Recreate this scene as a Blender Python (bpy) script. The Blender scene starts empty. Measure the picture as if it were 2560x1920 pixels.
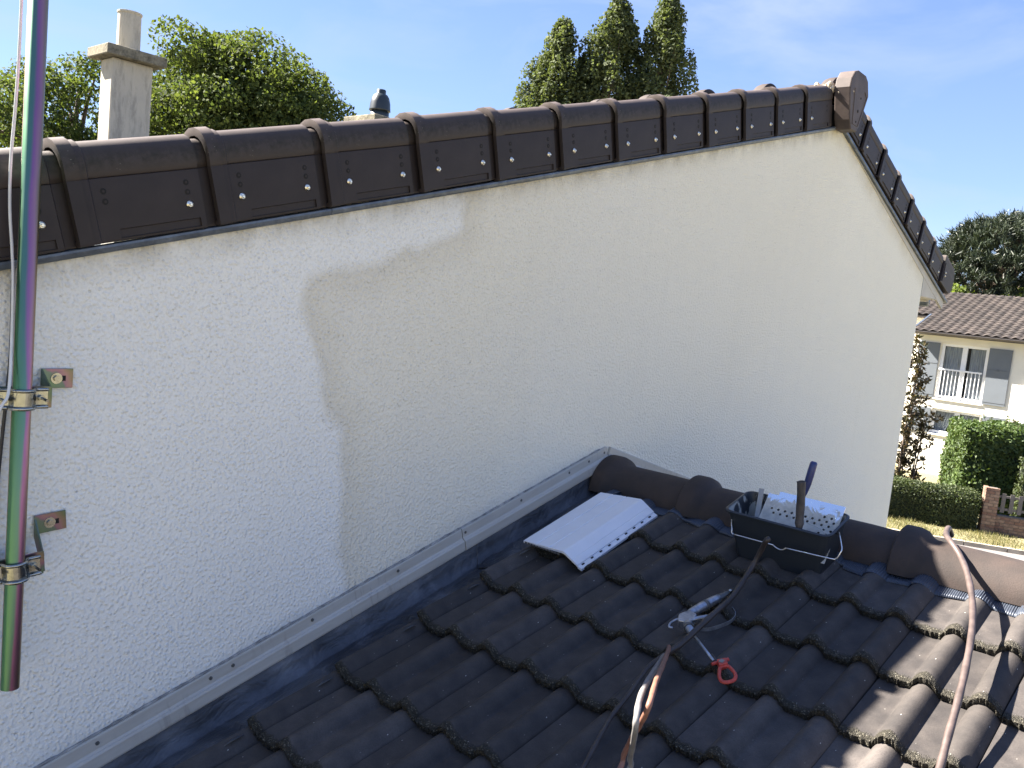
import bpy, math, random
import numpy as np
from mathutils import Vector, Matrix
from math import sin, cos, pi, radians
random.seed(7); rng = np.random.default_rng(11)
C = bpy.context.scene.collection
SC = bpy.context.scene

# ------------------------------------------------------------------ camera
YAW, PIT, ROL = radians(48.862), radians(5.9137), radians(5.7704)
fw = Vector((sin(YAW)*cos(PIT), cos(YAW)*cos(PIT), -sin(PIT)))
rt = fw.cross(Vector((0, 0, 1))).normalized(); up = rt.cross(fw)
r2 = rt*cos(ROL)+up*sin(ROL); u2 = up*cos(ROL)-rt*sin(ROL)
cam = bpy.data.cameras.new('camera'); camo = bpy.data.objects.new('camera', cam); C.objects.link(camo)
M = Matrix((r2, u2, -fw)).transposed().to_4x4(); M.translation = Vector((0, -2.136, 0)); camo.matrix_world = M
cam.sensor_width = 36; cam.lens = 36*2135.26/2560; cam.clip_start = 0.02; cam.clip_end = 3000
SC.camera = camo

# ------------------------------------------------------------------ sun, sky, exposure
SUN = Vector((-0.42, 0.985, 1.0)).normalized()
el = math.asin(SUN.z); az = math.atan2(SUN.x, SUN.y)
sl = bpy.data.lights.new('sun', 'SUN'); sl.energy = 5.0; sl.angle = radians(0.53); sl.color = (1.0, 0.93, 0.84)
so = bpy.data.objects.new('sun', sl); C.objects.link(so); so.rotation_euler = (-SUN).to_track_quat('-Z', 'Y').to_euler()
so.location = (-20, 30, 40)
W = bpy.data.worlds.new('World'); SC.world = W; W.use_nodes = True
nt = W.node_tree; nd = nt.nodes; lk = nt.links
bg = nd['Background']; bg.inputs['Strength'].default_value = 0.05
sky = nd.new('ShaderNodeTexSky'); sky.sky_type = 'NISHITA'; sky.sun_disc = False
sky.sun_elevation = el; sky.sun_rotation = az; sky.altitude = 100; sky.air_density = 1.0; sky.dust_density = 0.1; sky.ozone_density = 2.5
tc = nd.new('ShaderNodeTexCoord'); mp = nd.new('ShaderNodeMapping'); mp.inputs['Scale'].default_value = (1.3, 2.2, 5.5)
mp.inputs['Rotation'].default_value = (0.1, 0.15, 0.5)
nz = nd.new('ShaderNodeTexNoise'); nz.inputs['Scale'].default_value = 1.9; nz.inputs['Detail'].default_value = 7; nz.inputs['Roughness'].default_value = 0.55
nz.inputs['Distortion'].default_value = 0.5
cr = nd.new('ShaderNodeValToRGB'); cr.color_ramp.elements[0].position = 0.46; cr.color_ramp.elements[1].position = 0.72
mu = nd.new('ShaderNodeMath'); mu.operation = 'MULTIPLY'; mu.inputs[1].default_value = 0.62
mx = nd.new('ShaderNodeMix'); mx.data_type = 'RGBA'; mx.inputs['B'].default_value = (1.95, 2.35, 3.25, 1)
lk.new(tc.outputs['Generated'], mp.inputs[0]); lk.new(mp.outputs[0], nz.inputs['Vector']); lk.new(nz.outputs[0], cr.inputs[0])
lk.new(cr.outputs[0], mu.inputs[0]); lk.new(mu.outputs[0], mx.inputs['Factor']); sx = nd.new('ShaderNodeSeparateXYZ'); lk.new(tc.outputs['Generated'], sx.inputs[0]); gr_ = nd.new('ShaderNodeValToRGB'); e_ = gr_.color_ramp.elements
e_[0].position = 0.0; e_[0].color = (0.44, 0.57, 0.91, 1); e_[1].position = 0.45; e_[1].color = (0.16, 0.265, 0.66, 1); e2_ = e_.new(0.16); e2_.color = (0.28, 0.41, 0.83, 1)
sc_ = nd.new('ShaderNodeVectorMath'); sc_.operation = 'SCALE'; sc_.inputs['Scale'].default_value = 3.6; lk.new(sx.outputs['Z'], gr_.inputs[0]); lk.new(gr_.outputs[0], sc_.inputs[0])
m0 = nd.new('ShaderNodeMix'); m0.data_type = 'RGBA'; m0.inputs['Factor'].default_value = 0.72; lk.new(sky.outputs[0], m0.inputs['A']); lk.new(sc_.outputs[0], m0.inputs['B']); lk.new(m0.outputs['Result'], mx.inputs['A']); lk.new(mx.outputs['Result'], bg.inputs[0])
SC.view_settings.view_transform = 'Standard'; SC.view_settings.look = 'None'; SC.view_settings.gamma = 1
SC.view_settings.use_curve_mapping = False; SC.view_settings.exposure = 2.78
SC.render.engine = 'CYCLES'; SC.cycles.max_bounces = 6; SC.cycles.transparent_max_bounces = 6

# ------------------------------------------------------------------ helpers
def new_mesh(name, V, F, m=None, smooth=False, mats=None, idx=None):
    me = bpy.data.meshes.new(name); me.from_pydata([tuple(v) for v in V], [], F)
    for q in (mats or ([m] if m else [])): me.materials.append(q)
    if idx is not None: me.polygons.foreach_set('material_index', idx)
    if smooth: me.polygons.foreach_set('use_smooth', [True]*len(me.polygons))
    me.update(); return me
def link(name, me, parent=None, mw=None, **props):
    o = bpy.data.objects.new(name, me); C.objects.link(o)
    if parent: o.parent = parent
    if mw is not None: o.matrix_basis = mw
    for k, v in props.items(): o[k] = v
    return o
def thing(name, label, cat, loc=(0, 0, 0), group=None):
    o = link(name, None, label=label, category=cat); o.location = loc
    if group: o['group'] = group
    return o
class MB:
    def __init__(s): s.V = []; s.F = []; s.I = []
    def add(s, V, F, i=0):
        n = len(s.V); s.V += [tuple(v) for v in V]; s.F += [tuple(a+n for a in f) for f in F]; s.I += [i]*len(F); return s
    def box(s, a, b, mw=None, i=0):
        x0, y0, z0 = a; x1, y1, z1 = b
        V = [Vector(v) for v in ((x0,y0,z0),(x1,y0,z0),(x1,y1,z0),(x0,y1,z0),(x0,y0,z1),(x1,y0,z1),(x1,y1,z1),(x0,y1,z1))]
        if mw is not None: V = [mw @ v for v in V]
        return s.add(V, [(3,2,1,0),(4,5,6,7),(0,1,5,4),(1,2,6,5),(2,3,7,6),(3,0,4,7)], i)
    def loft(s, rings, close=True, caps=True, i=0):
        n = len(rings[0]); V = [v for r in rings for v in r]; F = []
        for a in range(len(rings)-1):
            for k in range(n if close else n-1):
                F.append((a*n+k, a*n+(k+1) % n, (a+1)*n+(k+1) % n, (a+1)*n+k))
        if caps: F += [tuple(range(n-1, -1, -1)), tuple(range((len(rings)-1)*n, len(rings)*n))]
        return s.add(V, F, i)
    def tube(s, P, r, n=10, i=0, caps=True):
        P = [Vector(p) for p in P]; R = r if isinstance(r, (list, tuple)) else [r]*len(P); rings = []; a = None
        for k, p in enumerate(P):
            t = (P[min(k+1, len(P)-1)]-P[max(k-1, 0)]).normalized()
            if a is None: a = t.orthogonal().normalized()
            a = (a-t*a.dot(t)).normalized(); b = t.cross(a)
            rings.append([p+(a*cos(2*pi*q/n)+b*sin(2*pi*q/n))*R[k] for q in range(n)])
        return s.loft(rings, i=i, caps=caps)
    def prism(s, poly, f0, f1, i=0):
        n = len(poly); return s.loft([[f0(p) for p in poly], [f1(p) for p in poly]], i=i)
    def mesh(s, name, m=None, smooth=False, mats=None): return new_mesh(name, s.V, s.F, m, smooth, mats, s.I if mats else None)
    def obj(s, name, m=None, parent=None, smooth=False, bevel=0, mw=None, mats=None, **p):
        o = link(name, s.mesh(name, m, smooth, mats), parent, mw, **p)
        if bevel:
            b = o.modifiers.new('bevel', 'BEVEL'); b.width = bevel; b.segments = 2; b.limit_method = 'ANGLE'; b.angle_limit = radians(35)
        return o
def smooth_path(P, n=8):
    P = [Vector(p) for p in P]; Q = []
    for i in range(len(P)-1):
        a = P[max(i-1, 0)]; b = P[i]; c = P[i+1]; d = P[min(i+2, len(P)-1)]
        for k in range(n):
            t = k/n; Q.append(0.5*((2*b)+(c-a)*t+(2*a-5*b+4*c-d)*t*t+(3*b-a-3*c+d)*t**3))
    return Q+[P[-1]]
def fix_normals(me):
    import bmesh
    bm = bmesh.new(); bm.from_mesh(me); bmesh.ops.recalc_face_normals(bm, faces=bm.faces); bm.to_mesh(me); bm.free()

# ------------------------------------------------------------------ materials
class NM:
    def __init__(s, name):
        s.m = bpy.data.materials.new(name); s.m.use_nodes = True; s.t = s.m.node_tree; s.n = s.t.nodes; s.b = s.n['Principled BSDF']; s._c = {}
    def N(s, ty, **kw):
        n = s.n.new('ShaderNode'+ty)
        for k, v in kw.items():
            if k in n.inputs: n.inputs[k].default_value = v
            else: setattr(n, k, v)
        return n
    def L(s, a, b): s.t.links.new(a, b)
    def co(s, k='Object'):
        if 'tc' not in s._c: s._c['tc'] = s.N('TexCoord')
        return s._c['tc'].outputs[k]
    def map(s, scale, k='Object', rot=(0, 0, 0)):
        n = s.N('Mapping'); n.inputs['Scale'].default_value = scale; n.inputs['Rotation'].default_value = rot; s.L(s.co(k), n.inputs[0]); return n.outputs[0]
    def noise(s, scale, detail=4, rough=0.55, vec=None, dist=0):
        n = s.N('TexNoise'); n.inputs['Scale'].default_value = scale; n.inputs['Detail'].default_value = detail; n.inputs['Roughness'].default_value = rough
        n.inputs['Distortion'].default_value = dist; s.L(vec if vec is not None else s.co(), n.inputs['Vector']); return n.outputs['Fac']
    def vor(s, scale, vec=None, feature='F1', out='Distance'):
        n = s.N('TexVoronoi'); n.feature = feature; n.inputs['Scale'].default_value = scale; s.L(vec if vec is not None else s.co(), n.inputs['Vector']); return n.outputs[out]
    def ramp(s, f, stops):
        n = s.N('ValToRGB'); e = n.color_ramp.elements
        while len(e) < len(stops): e.new(0.5)
        for a, (p, c) in zip(e, stops): a.position = p; a.color = (*c, 1) if isinstance(c, (tuple, list)) else (c, c, c, 1)
        s.L(f, n.inputs[0]); return n.outputs[0]
    def math(s, op, a, b=None, c=None, clamp=False):
        n = s.N('Math'); n.operation = op; n.use_clamp = clamp
        for i, v in enumerate((a, b, c)):
            if v is None: continue
            if isinstance(v, (int, float)): n.inputs[i].default_value = v
            else: s.L(v, n.inputs[i])
        return n.outputs[0]
    def mix(s, f, a, b, mode='MIX'):
        n = s.N('Mix'); n.data_type = 'RGBA'; n.blend_type = mode
        for v, k in ((f, 'Factor'), (a, 'A'), (b, 'B')):
            if isinstance(v, (int, float)): n.inputs[k].default_value = v
            elif isinstance(v, (tuple, list)): n.inputs[k].default_value = (*v, 1)
            else: s.L(v, n.inputs[k])
        return n.outputs['Result']
    def sep(s, v=None):
        n = s.N('SeparateXYZ'); s.L(v if v is not None else s.co(), n.inputs[0]); return n.outputs
    def attr(s, name):
        n = s.N('Attribute'); n.attribute_name = name; return n.outputs['Fac']
    def rand(s): return s.N('ObjectInfo').outputs['Random']
    def bump(s, h, strength=0.5, dist=0.002):
        n = s.N('Bump'); n.inputs['Strength'].default_value = strength; n.inputs['Distance'].default_value = dist; s.L(h, n.inputs['Height']); s.L(n.outputs[0], s.b.inputs['Normal']); return n
    def set(s, **kw):
        K = dict(color='Base Color', rough='Roughness', metal='Metallic', spec='Specular IOR Level', trans='Transmission Weight', coat='Coat Weight', ior='IOR')
        for k, v in kw.items():
            i = s.b.inputs[K[k]]
            if isinstance(v, (int, float)): i.default_value = v
            elif isinstance(v, (tuple, list)): i.default_value = (*v, 1)
            else: s.L(v, i)
        return s
def simple(name, col, rough=0.6, metal=0, spec=0.5, var=0.12, vs=20, bump=0.15, bs=None, bd=0.001):
    q = NM(name); n = q.noise(vs, 5)
    c = q.mix(1.0, col, q.ramp(n, [(0.25, 1-var), (0.75, 1+var)]), 'MULTIPLY')
    q.set(color=c, rough=rough, metal=metal, spec=spec)
    if bump: q.bump(q.noise(bs or vs*6, 4), bump, bd)
    return q.m

RAILC = (-0.8294*0.9616-2.6144*0.2746)+0.131
def m_stucco(name, two_tone=True):
    q = NM(name); d = q.attr('old') if two_tone else None
    fine = q.noise(55, 3); broad = q.noise(1.1, 4); mid = q.noise(7, 4)
    new = q.mix(q.ramp(broad, [(0.3, 0), (0.7, 1)]), (0.79, 0.775, 0.715), (0.82, 0.805, 0.745))
    xw = q.sep()[0]; old = q.mix(q.ramp(broad, [(0.35, 0), (0.7, 1)]), (0.775, 0.73, 0.605), (0.74, 0.705, 0.61)); old = q.mix(q.ramp(q.math('ADD', q.math('MULTIPLY', xw, 0.16), q.math('MULTIPLY', broad, 0.3)), [(0.45, 0), (1.1, 1)]), old, (0.85, 0.815, 0.70))  # older cream paint; its lightening towards the right paints in bounced light
    if two_tone:
        dn = q.math('ADD', d, q.math('MULTIPLY', q.math('SUBTRACT', mid, 0.5), 0.10))
        f = q.ramp(q.math('ADD', q.math('MULTIPLY', dn, 1.0), 0.5), [(0.485, 0), (0.535, 1)])
        edge = q.ramp(q.math('ADD', dn, 0.5), [(0.47, 0), (0.51, 1), (0.53, 0.55), (0.62, 0)])
        c = q.mix(f, new, old); c = q.mix(q.math('MULTIPLY', edge, 0.42), c, (0.52, 0.46, 0.33))
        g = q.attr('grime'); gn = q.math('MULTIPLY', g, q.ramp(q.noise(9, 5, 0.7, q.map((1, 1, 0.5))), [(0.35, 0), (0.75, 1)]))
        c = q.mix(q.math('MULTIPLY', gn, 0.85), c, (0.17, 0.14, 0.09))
        gr = q.attr('grime_right'); gy = q.math('MULTIPLY', gr, q.ramp(mid, [(0.3, 0.3), (0.7, 1)]))
        c = q.mix(q.math('MULTIPLY', gy, 0.55), c, (0.46, 0.36, 0.19))
        cz = q.math('ADD', q.math('MULTIPLY', q.sep()[2], 0.9616), q.math('MULTIPLY', q.sep()[0], -0.2746)); hr = q.math('SUBTRACT', cz, RAILC)
        sm = q.math('MULTIPLY', q.ramp(q.math('ADD', hr, q.math('MULTIPLY', q.math('SUBTRACT', mid, 0.5), 0.05)), [(0.0, 1), (0.012, 0.8), (0.04, 0)]), q.math('MULTIPLY', q.math('MULTIPLY', q.math('GREATER_THAN', hr, -0.03), q.math('LESS_THAN', q.sep()[0], 2.96)), q.ramp(q.noise(2.5, 3), [(0.35, 0.2), (0.6, 1)])))
        c = q.mix(q.math('MULTIPLY', sm, 0.45), c, (0.42, 0.45, 0.47))
    else: c = new
    if two_tone:
        stn = q.ramp(q.noise(6, 5, 0.6, q.map((2.2, 1, 0.22))), [(0.52, 0), (0.72, 1)]); c = q.mix(q.math('MULTIPLY', stn, 0.035), c, (0.40, 0.37, 0.30))
        c = q.mix(q.math('MULTIPLY', q.ramp(q.noise(0.7, 5, 0.6), [(0.45, 0), (0.7, 1)]), 0.06), c, (0.50, 0.46, 0.36))
    pits = q.ramp(q.vor(48, q.map((1, 1, 1.25))), [(0.0, 1), (0.13, 0.85), (0.2, 0)])
    pm = q.math('MULTIPLY', pits, q.ramp(q.noise(16, 3), [(0.50, 0), (0.66, 1)]))
    c = q.mix(q.math('MULTIPLY', pm, 0.22), c, (0.13, 0.12, 0.10))
    c = q.mix(q.math('MULTIPLY', q.ramp(q.noise(150, 3, 0.6), [(0.36, 1), (0.5, 0)]), 0.13), c, (0.30, 0.28, 0.24))
    q.set(color=c, rough=0.9, spec=0.25)
    bl = q.ramp(q.vor(105, feature='SMOOTH_F1'), [(0.1, 1), (0.5, 0)])
    h = q.math('ADD', q.math('MULTIPLY', bl, 1.0), q.math('MULTIPLY', q.noise(95, 4, 0.6), 1.0))
    h = q.math('SUBTRACT', h, q.math('MULTIPLY', pm, 0.8))
    q.bump(h, 1.0, 0.0025); return q.m

def m_roof_tile():
    # local frame: x across, y up the slope from the nose, z out of the roof
    q = NM('concrete_roof_tile'); x, y, z = q.sep()
    n1 = q.noise(14, 5); n2 = q.noise(220, 3, 0.7); n3 = q.noise(4.0, 3, vec=q.co('Generated'))
    base = q.mix(q.ramp(q.math('ADD', q.math('MULTIPLY', n1, 0.6), q.math('MULTIPLY', q.noise(3.5, 5, 0.65, q.co('Object')), 0.4)), [(0.38, 0), (0.62, 1)]), (0.052, 0.047, 0.045), (0.088, 0.077, 0.070))
    base = q.mix(1.0, base, q.ramp(q.rand(), [(0, 0.72), (1, 1.22)]), 'MULTIPLY')
    base = q.mix(q.math('MULTIPLY', q.ramp(n2, [(0.3, 1), (0.6, 0)]), 0.35), base, (0.030, 0.026, 0.023))
    nose = q.math('SUBTRACT', 1.0, q.math('DIVIDE', q.math('ADD', y, q.math('MULTIPLY', q.math('SUBTRACT', q.noise(30, 5, 0.7), 0.5), -0.05)), 0.029), clamp=True)
    nosem = q.ramp(nose, [(0.05, 0), (0.45, 1)])
    grain = q.vor(330); gr = q.ramp(q.N('TexWhiteNoise').outputs[0], [(0, 0), (1, 1)])
    vc = q.N('TexVoronoi'); vc.inputs['Scale'].default_value = 330; q.L(q.co(), vc.inputs['Vector'])
    gc = q.ramp(q.sep(vc.outputs['Color'])[0], [(0.0, (0.018, 0.016, 0.012)), (0.55, (0.035, 0.03, 0.022)), (0.82, (0.06, 0.053, 0.04)), (0.95, (0.15, 0.135, 0.10)), (1.0, (0.26, 0.24, 0.19))])
    gc = q.mix(0.35, gc, (0.026, 0.026, 0.016))
    c = q.mix(q.math('MULTIPLY', nosem, 0.88), base, gc)
    sp = q.math('MULTIPLY', q.ramp(q.vor(58, vec=q.map((1, 0.55, 1))), [(0.0, 1), (0.065, 1), (0.09, 0)]), q.ramp(q.noise(7.5, 3), [(0.50, 0), (0.62, 1)]))
    c = q.mix(q.math('MULTIPLY', sp, 0.7), c, (0.55, 0.53, 0.47))
    q.set(color=c, rough=q.math('ADD', 0.62, q.math('MULTIPLY', n1, 0.2)), spec=0.22)
    h = q.math('ADD', q.math('MULTIPLY', n2, 0.35), q.math('MULTIPLY', nosem, q.math('MULTIPLY', grain, 2.6)))
    q.bump(h, 0.8, 0.0022); return q.m
def m_verge():
    q = NM('glazed_brown_verge_tile'); x, y, z = q.sep(); n1 = q.noise(11, 5); n2 = q.noise(120, 4, 0.7)
    c = q.mix(q.ramp(n1, [(0.3, 0), (0.75, 1)]), (0.027, 0.0205, 0.0195), (0.038, 0.029, 0.027))
    c = q.mix(1.0, c, q.ramp(q.rand(), [(0, 0.88), (1, 1.12)]), 'MULTIPLY')
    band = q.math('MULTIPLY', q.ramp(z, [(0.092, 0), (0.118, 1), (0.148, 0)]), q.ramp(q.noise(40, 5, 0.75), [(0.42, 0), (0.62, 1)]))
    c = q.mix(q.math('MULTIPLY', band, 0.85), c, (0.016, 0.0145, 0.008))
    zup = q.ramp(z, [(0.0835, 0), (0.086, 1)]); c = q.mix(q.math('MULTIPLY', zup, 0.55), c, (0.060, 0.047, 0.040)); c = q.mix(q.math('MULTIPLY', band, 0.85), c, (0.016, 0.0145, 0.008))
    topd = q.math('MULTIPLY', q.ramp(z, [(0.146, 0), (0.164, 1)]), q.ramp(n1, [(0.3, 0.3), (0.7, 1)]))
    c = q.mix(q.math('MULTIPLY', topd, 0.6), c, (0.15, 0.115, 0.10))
    lich = q.math('MULTIPLY', q.ramp(q.vor(85, vec=q.map((1, 1, 1.6))), [(0, 1), (0.10, 1), (0.16, 0)]), q.math('MULTIPLY', q.ramp(q.noise(12, 3), [(0.54, 0), (0.64, 1)]), q.ramp(z, [(0.085, 0), (0.1, 1)])))
    c = q.mix(q.math('MULTIPLY', lich, 0.5), c, (0.30, 0.28, 0.22))
    q.set(color=c, rough=q.math('ADD', 0.46, q.math('MULTIPLY', n2, 0.2)), spec=0.28)
    q.bump(q.math('ADD', q.math('MULTIPLY', n2, 0.4), n1), 0.3, 0.0012); return q.m
def m_ridge():
    q = NM('concrete_ridge_tile'); n1 = q.noise(9, 5); n2 = q.noise(200, 3, 0.7)
    c = q.mix(q.ramp(n1, [(0.3, 0), (0.7, 1)]), (0.030, 0.025, 0.023), (0.060, 0.043, 0.036))
    c = q.mix(q.math('MULTIPLY', q.ramp(n2, [(0.3, 1), (0.6, 0)]), 0.3), c, (0.03, 0.025, 0.02))
    sp = q.math('MULTIPLY', q.ramp(q.vor(30), [(0, 1), (0.05, 1), (0.07, 0)]), q.ramp(q.noise(5, 2), [(0.6, 0), (0.66, 1)]))
    c = q.mix(sp, c, (0.5, 0.45, 0.4))
    q.set(color=c, rough=0.75, spec=0.3); q.bump(n2, 0.5, 0.0015); return q.m
def m_lead():
    q = NM('lead_flashing'); n = q.noise(5, 6, 0.6, dist=0.6); f = q.noise(40, 5, 0.7)
    c = q.ramp(n, [(0.3, (0.035, 0.037, 0.043)), (0.5, (0.075, 0.08, 0.092)), (0.72, (0.17, 0.178, 0.195))]); wv = q.noise(9, 4, 0.6, q.map((2.5, 0.7, 1)), 1.5)
    c = q.mix(q.math('MULTIPLY', q.ramp(f, [(0.55, 0), (0.75, 1)]), 0.4), c, (0.05, 0.055, 0.07))
    sp = q.math('MULTIPLY', q.ramp(q.vor(38, vec=q.map((1, 1, 1))), [(0, 1), (0.07, 1), (0.12, 0)]), q.ramp(q.noise(6, 4), [(0.6, 0), (0.68, 1)]))
    c = q.mix(q.math('MULTIPLY', sp, 0.8), c, (0.5, 0.5, 0.48))
    q.set(color=c, rough=q.ramp(n, [(0.3, 0.42), (0.7, 0.6)]), metal=0.25, spec=0.4)
    q.bump(q.math('ADD', q.math('MULTIPLY', wv, 4), q.math('MULTIPLY', f, 0.5)), 0.6, 0.006); return q.m
def m_rail():
    q = NM('beige_aluminium_rail'); n = q.noise(14, 5, 0.7, q.map((0.4, 1, 3))); st = q.noise(60, 3, 0.6, q.map((1, 1, 0.15)))
    c = q.mix(q.ramp(n, [(0.35, 0), (0.75, 1)]), (0.43, 0.42, 0.39), (0.36, 0.34, 0.30))
    c = q.mix(q.math('MULTIPLY', q.math('MULTIPLY', q.ramp(st, [(0.55, 0), (0.66, 1)]), q.ramp(q.noise(3, 2), [(0.5, 0), (0.6, 1)])), 0.4), c, (0.22, 0.20, 0.18))
    q.set(color=c, rough=0.5, spec=0.45); q.bump(n, 0.15, 0.001); return q.m
def m_zinc():
    q = NM('weathered_zinc_strip'); n = q.noise(26, 6, 0.7); n2 = q.noise(5, 3)
    c = q.ramp(n, [(0.3, (0.06, 0.075, 0.10)), (0.6, (0.13, 0.155, 0.195)), (0.8, (0.24, 0.27, 0.31))])
    c = q.mix(q.math('MULTIPLY', q.ramp(n2, [(0.5, 0), (0.7, 1)]), 0.35), c, (0.07, 0.075, 0.085))
    q.set(color=c, rough=0.42, metal=0.5); q.bump(n, 0.3, 0.001); return q.m
def m_leaf(name, a, b, trans=0.45, rough=0.5):
    q = NM(name); g = q.N('NewGeometry'); r = g.outputs['Random Per Island']
    big = q.noise(0.9, 3)
    c = q.mix(r, a, b); c = q.mix(1.0, c, q.ramp(big, [(0.3, 0.75), (0.7, 1.2)]), 'MULTIPLY')
    q.set(color=c, rough=rough, spec=0.35)
    tr = q.N('BsdfTranslucent'); ct = q.mix(1.0, c, (1.45, 1.45, 0.75), 'MULTIPLY'); q.L(ct, tr.inputs[0])
    ms = q.N('MixShader'); ms.inputs[0].default_value = trans; q.L(q.b.outputs[0], ms.inputs[1]); q.L(tr.outputs[0], ms.inputs[2])
    q.L(ms.outputs[0], q.n['Material Output'].inputs[0]); return q.m
def m_iridescent(horizontal=False):
    # yellow-chromated steel: the passivation film's thickness runs green / pink round and along the part
    q = NM('chromated_steel' + ('_plate' if horizontal else '')); g = q.N('NewGeometry')
    x, y, z = q.sep(); w = q.noise(2.2, 3, 0.5, q.map((6, 6, 1)))
    ang = q.math('ARCTAN2', y, x)
    if horizontal: t = q.math('ADD', q.math('MULTIPLY', q.math('ADD', x, z), 9.0), q.math('MULTIPLY', q.noise(14, 3), 1.2))
    else: t = q.math('ADD', q.math('MULTIPLY', ang, 0.26), q.math('ADD', q.math('MULTIPLY', w, 0.5), q.math('ADD', q.math('MULTIPLY', z, 0.03), -0.35)))
    fr = q.math('FRACT', t)
    c = q.mix(0.45 if horizontal else 0.9, (0.16, 0.155, 0.15), q.ramp(fr, [(0.0, (0.10, 0.20, 0.07)), (0.18, (0.09, 0.24, 0.11)), (0.42, (0.11, 0.22, 0.17)), (0.50, (0.36, 0.14, 0.27)), (0.62, (0.46, 0.22, 0.25)), (0.72, (0.34, 0.22, 0.12)), (0.88, (0.20, 0.21, 0.07)), (1.0, (0.10, 0.20, 0.07))]))
    q.set(color=c, metal=0.9, rough=q.math('ADD', 0.30, q.math('MULTIPLY', q.noise(30, 3), 0.1))); q.bump(q.noise(90, 3, 0.5, q.map((1, 1, 0.1))), 0.08, 0.001); return q.m

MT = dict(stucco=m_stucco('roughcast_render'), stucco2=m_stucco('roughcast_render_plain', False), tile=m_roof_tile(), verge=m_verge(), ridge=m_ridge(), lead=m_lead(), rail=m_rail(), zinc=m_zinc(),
    chrom=m_iridescent(), chromp=m_iridescent(True),
    chrome=simple('bright_zinc_plate', (0.36, 0.36, 0.33), 0.25, 1.0, var=0.25, vs=60, bump=0.1),
    bolt=simple('bright_bolt', (0.78, 0.74, 0.64), 0.28, 1.0, var=0.2, vs=300, bump=0.1),
    hole=simple('hole_dark', (0.012, 0.011, 0.01), 0.9, bump=0), screw=simple('dull_screw', (0.13, 0.13, 0.125), 0.55, 0.5, vs=300),
    felt=simple('roof_underlay', (0.012, 0.012, 0.012), 0.95), ribbed=simple('ribbed_ridge_roll', (0.05, 0.06, 0.08), 0.45, 0.2, vs=40, bump=0.1),
    pvc=simple('white_pvc', (0.70, 0.71, 0.74), 0.38, var=0.05, vs=9, bump=0.05), pvcs=simple('board_slot_dark', (0.02, 0.02, 0.022), 0.8, bump=0),
    blackp=simple('anthracite_plastic', (0.022, 0.027, 0.034), 0.45, var=0.2, vs=12, bump=0.2, bs=60),
    steelw=simple('galvanised_wire', (0.72, 0.73, 0.75), 0.3, 1.0, vs=80), blue=simple('blue_plastic', (0.016, 0.03, 0.12), 0.3, vs=40, var=0.3),
    rubber=simple('dirty_rubber', (0.05, 0.042, 0.037), 0.6, var=0.5, vs=45, bump=0.4), red=simple('red_plastic', (0.42, 0.05, 0.035), 0.45, var=0.25, vs=120),
    gun=simple('spray_gun_metal', (0.32, 0.34, 0.38), 0.36, 0.8, var=0.35, vs=60, bump=0.3), hosebr=simple('brown_hose', (0.078, 0.057, 0.050), 0.5, var=0.45, vs=26, bump=0.3),
    hoseor=simple('orange_hose', (0.22, 0.105, 0.07), 0.45, var=0.3, vs=30, bump=0.2), hosewh=simple('pale_hose', (0.19, 0.18, 0.17), 0.4, var=0.3, vs=24, bump=0.2),
    hosedk=simple('dark_hose', (0.032, 0.025, 0.023), 0.5, var=0.4, vs=30), coax=simple('white_coax', (0.62, 0.62, 0.60), 0.35, var=0.1, vs=40), cabdk=simple('black_cable', (0.02, 0.02, 0.025), 0.4),
    chim=None, conc=None, white=simple('white_joinery', (0.78, 0.78, 0.78), 0.4, var=0.04, vs=5, bump=0), shut=simple('grey_shutter_paint', (0.125, 0.14, 0.155), 0.45, var=0.05, vs=3, bump=0),
    iron=simple('shutter_ironwork', (0.10, 0.11, 0.12), 0.5), facade=simple('cream_facade', (0.76, 0.72, 0.62), 0.9, var=0.05, vs=2, bump=0.3, bs=60, bd=0.003),
    gut=simple('dark_gutter', (0.085, 0.075, 0.07), 0.4, 0.3, vs=6), curtain=None, glass=None, soff=simple('soffit_board', (0.46, 0.43, 0.37), 0.6, vs=6),
    wood=simple('grey_picket_paint', (0.12, 0.11, 0.10), 0.7, vs=8, bump=0.3), bark=simple('bark', (0.10, 0.075, 0.055), 0.9, var=0.35, vs=6, bump=0.8, bd=0.02),
    mortar=simple('cream_mortar', (0.52, 0.44, 0.33), 0.95, var=0.25, vs=40, bump=0.8, bs=120, bd=0.004), dark=simple('room_dark', (0.015, 0.015, 0.018), 0.9, bump=0))
q = NM('chimney_render'); n = q.noise(3.5, 6, 0.7, q.map((1.5, 1.5, 0.6))); n2 = q.noise(12, 5, 0.7)
c = q.mix(q.ramp(n, [(0.35, 0), (0.65, 1)]), (0.52, 0.47, 0.37), (0.46, 0.42, 0.34)); c = q.mix(q.math('MULTIPLY', q.ramp(q.noise(5, 6, 0.75, q.map((1.6, 1.6, 0.35))), [(0.50, 0), (0.66, 1)]), 0.6), c, (0.22, 0.20, 0.17))
q.set(color=c, rough=0.95, spec=0.2); q.bump(n2, 0.6, 0.006); MT['chim'] = q.m
q = NM('lichened_concrete'); n = q.noise(9, 6, 0.75); n2 = q.noise(35, 4, 0.7)
c = q.ramp(n, [(0.3, (0.06, 0.055, 0.04)), (0.5, (0.20, 0.18, 0.13)), (0.7, (0.33, 0.29, 0.2))]); q.set(color=c, rough=0.95, spec=0.2); q.bump(n2, 0.9, 0.01); MT['conc'] = q.m
q = NM('net_curtain'); s_ = q.noise(7, 3, 0.5, q.map((1, 9, 0.3))); q.set(color=q.ramp(s_, [(0.3, (0.30, 0.31, 0.33)), (0.7, (0.62, 0.63, 0.64))]), rough=0.9); q.bump(s_, 0.8, 0.03); MT['curtain'] = q.m
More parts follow.
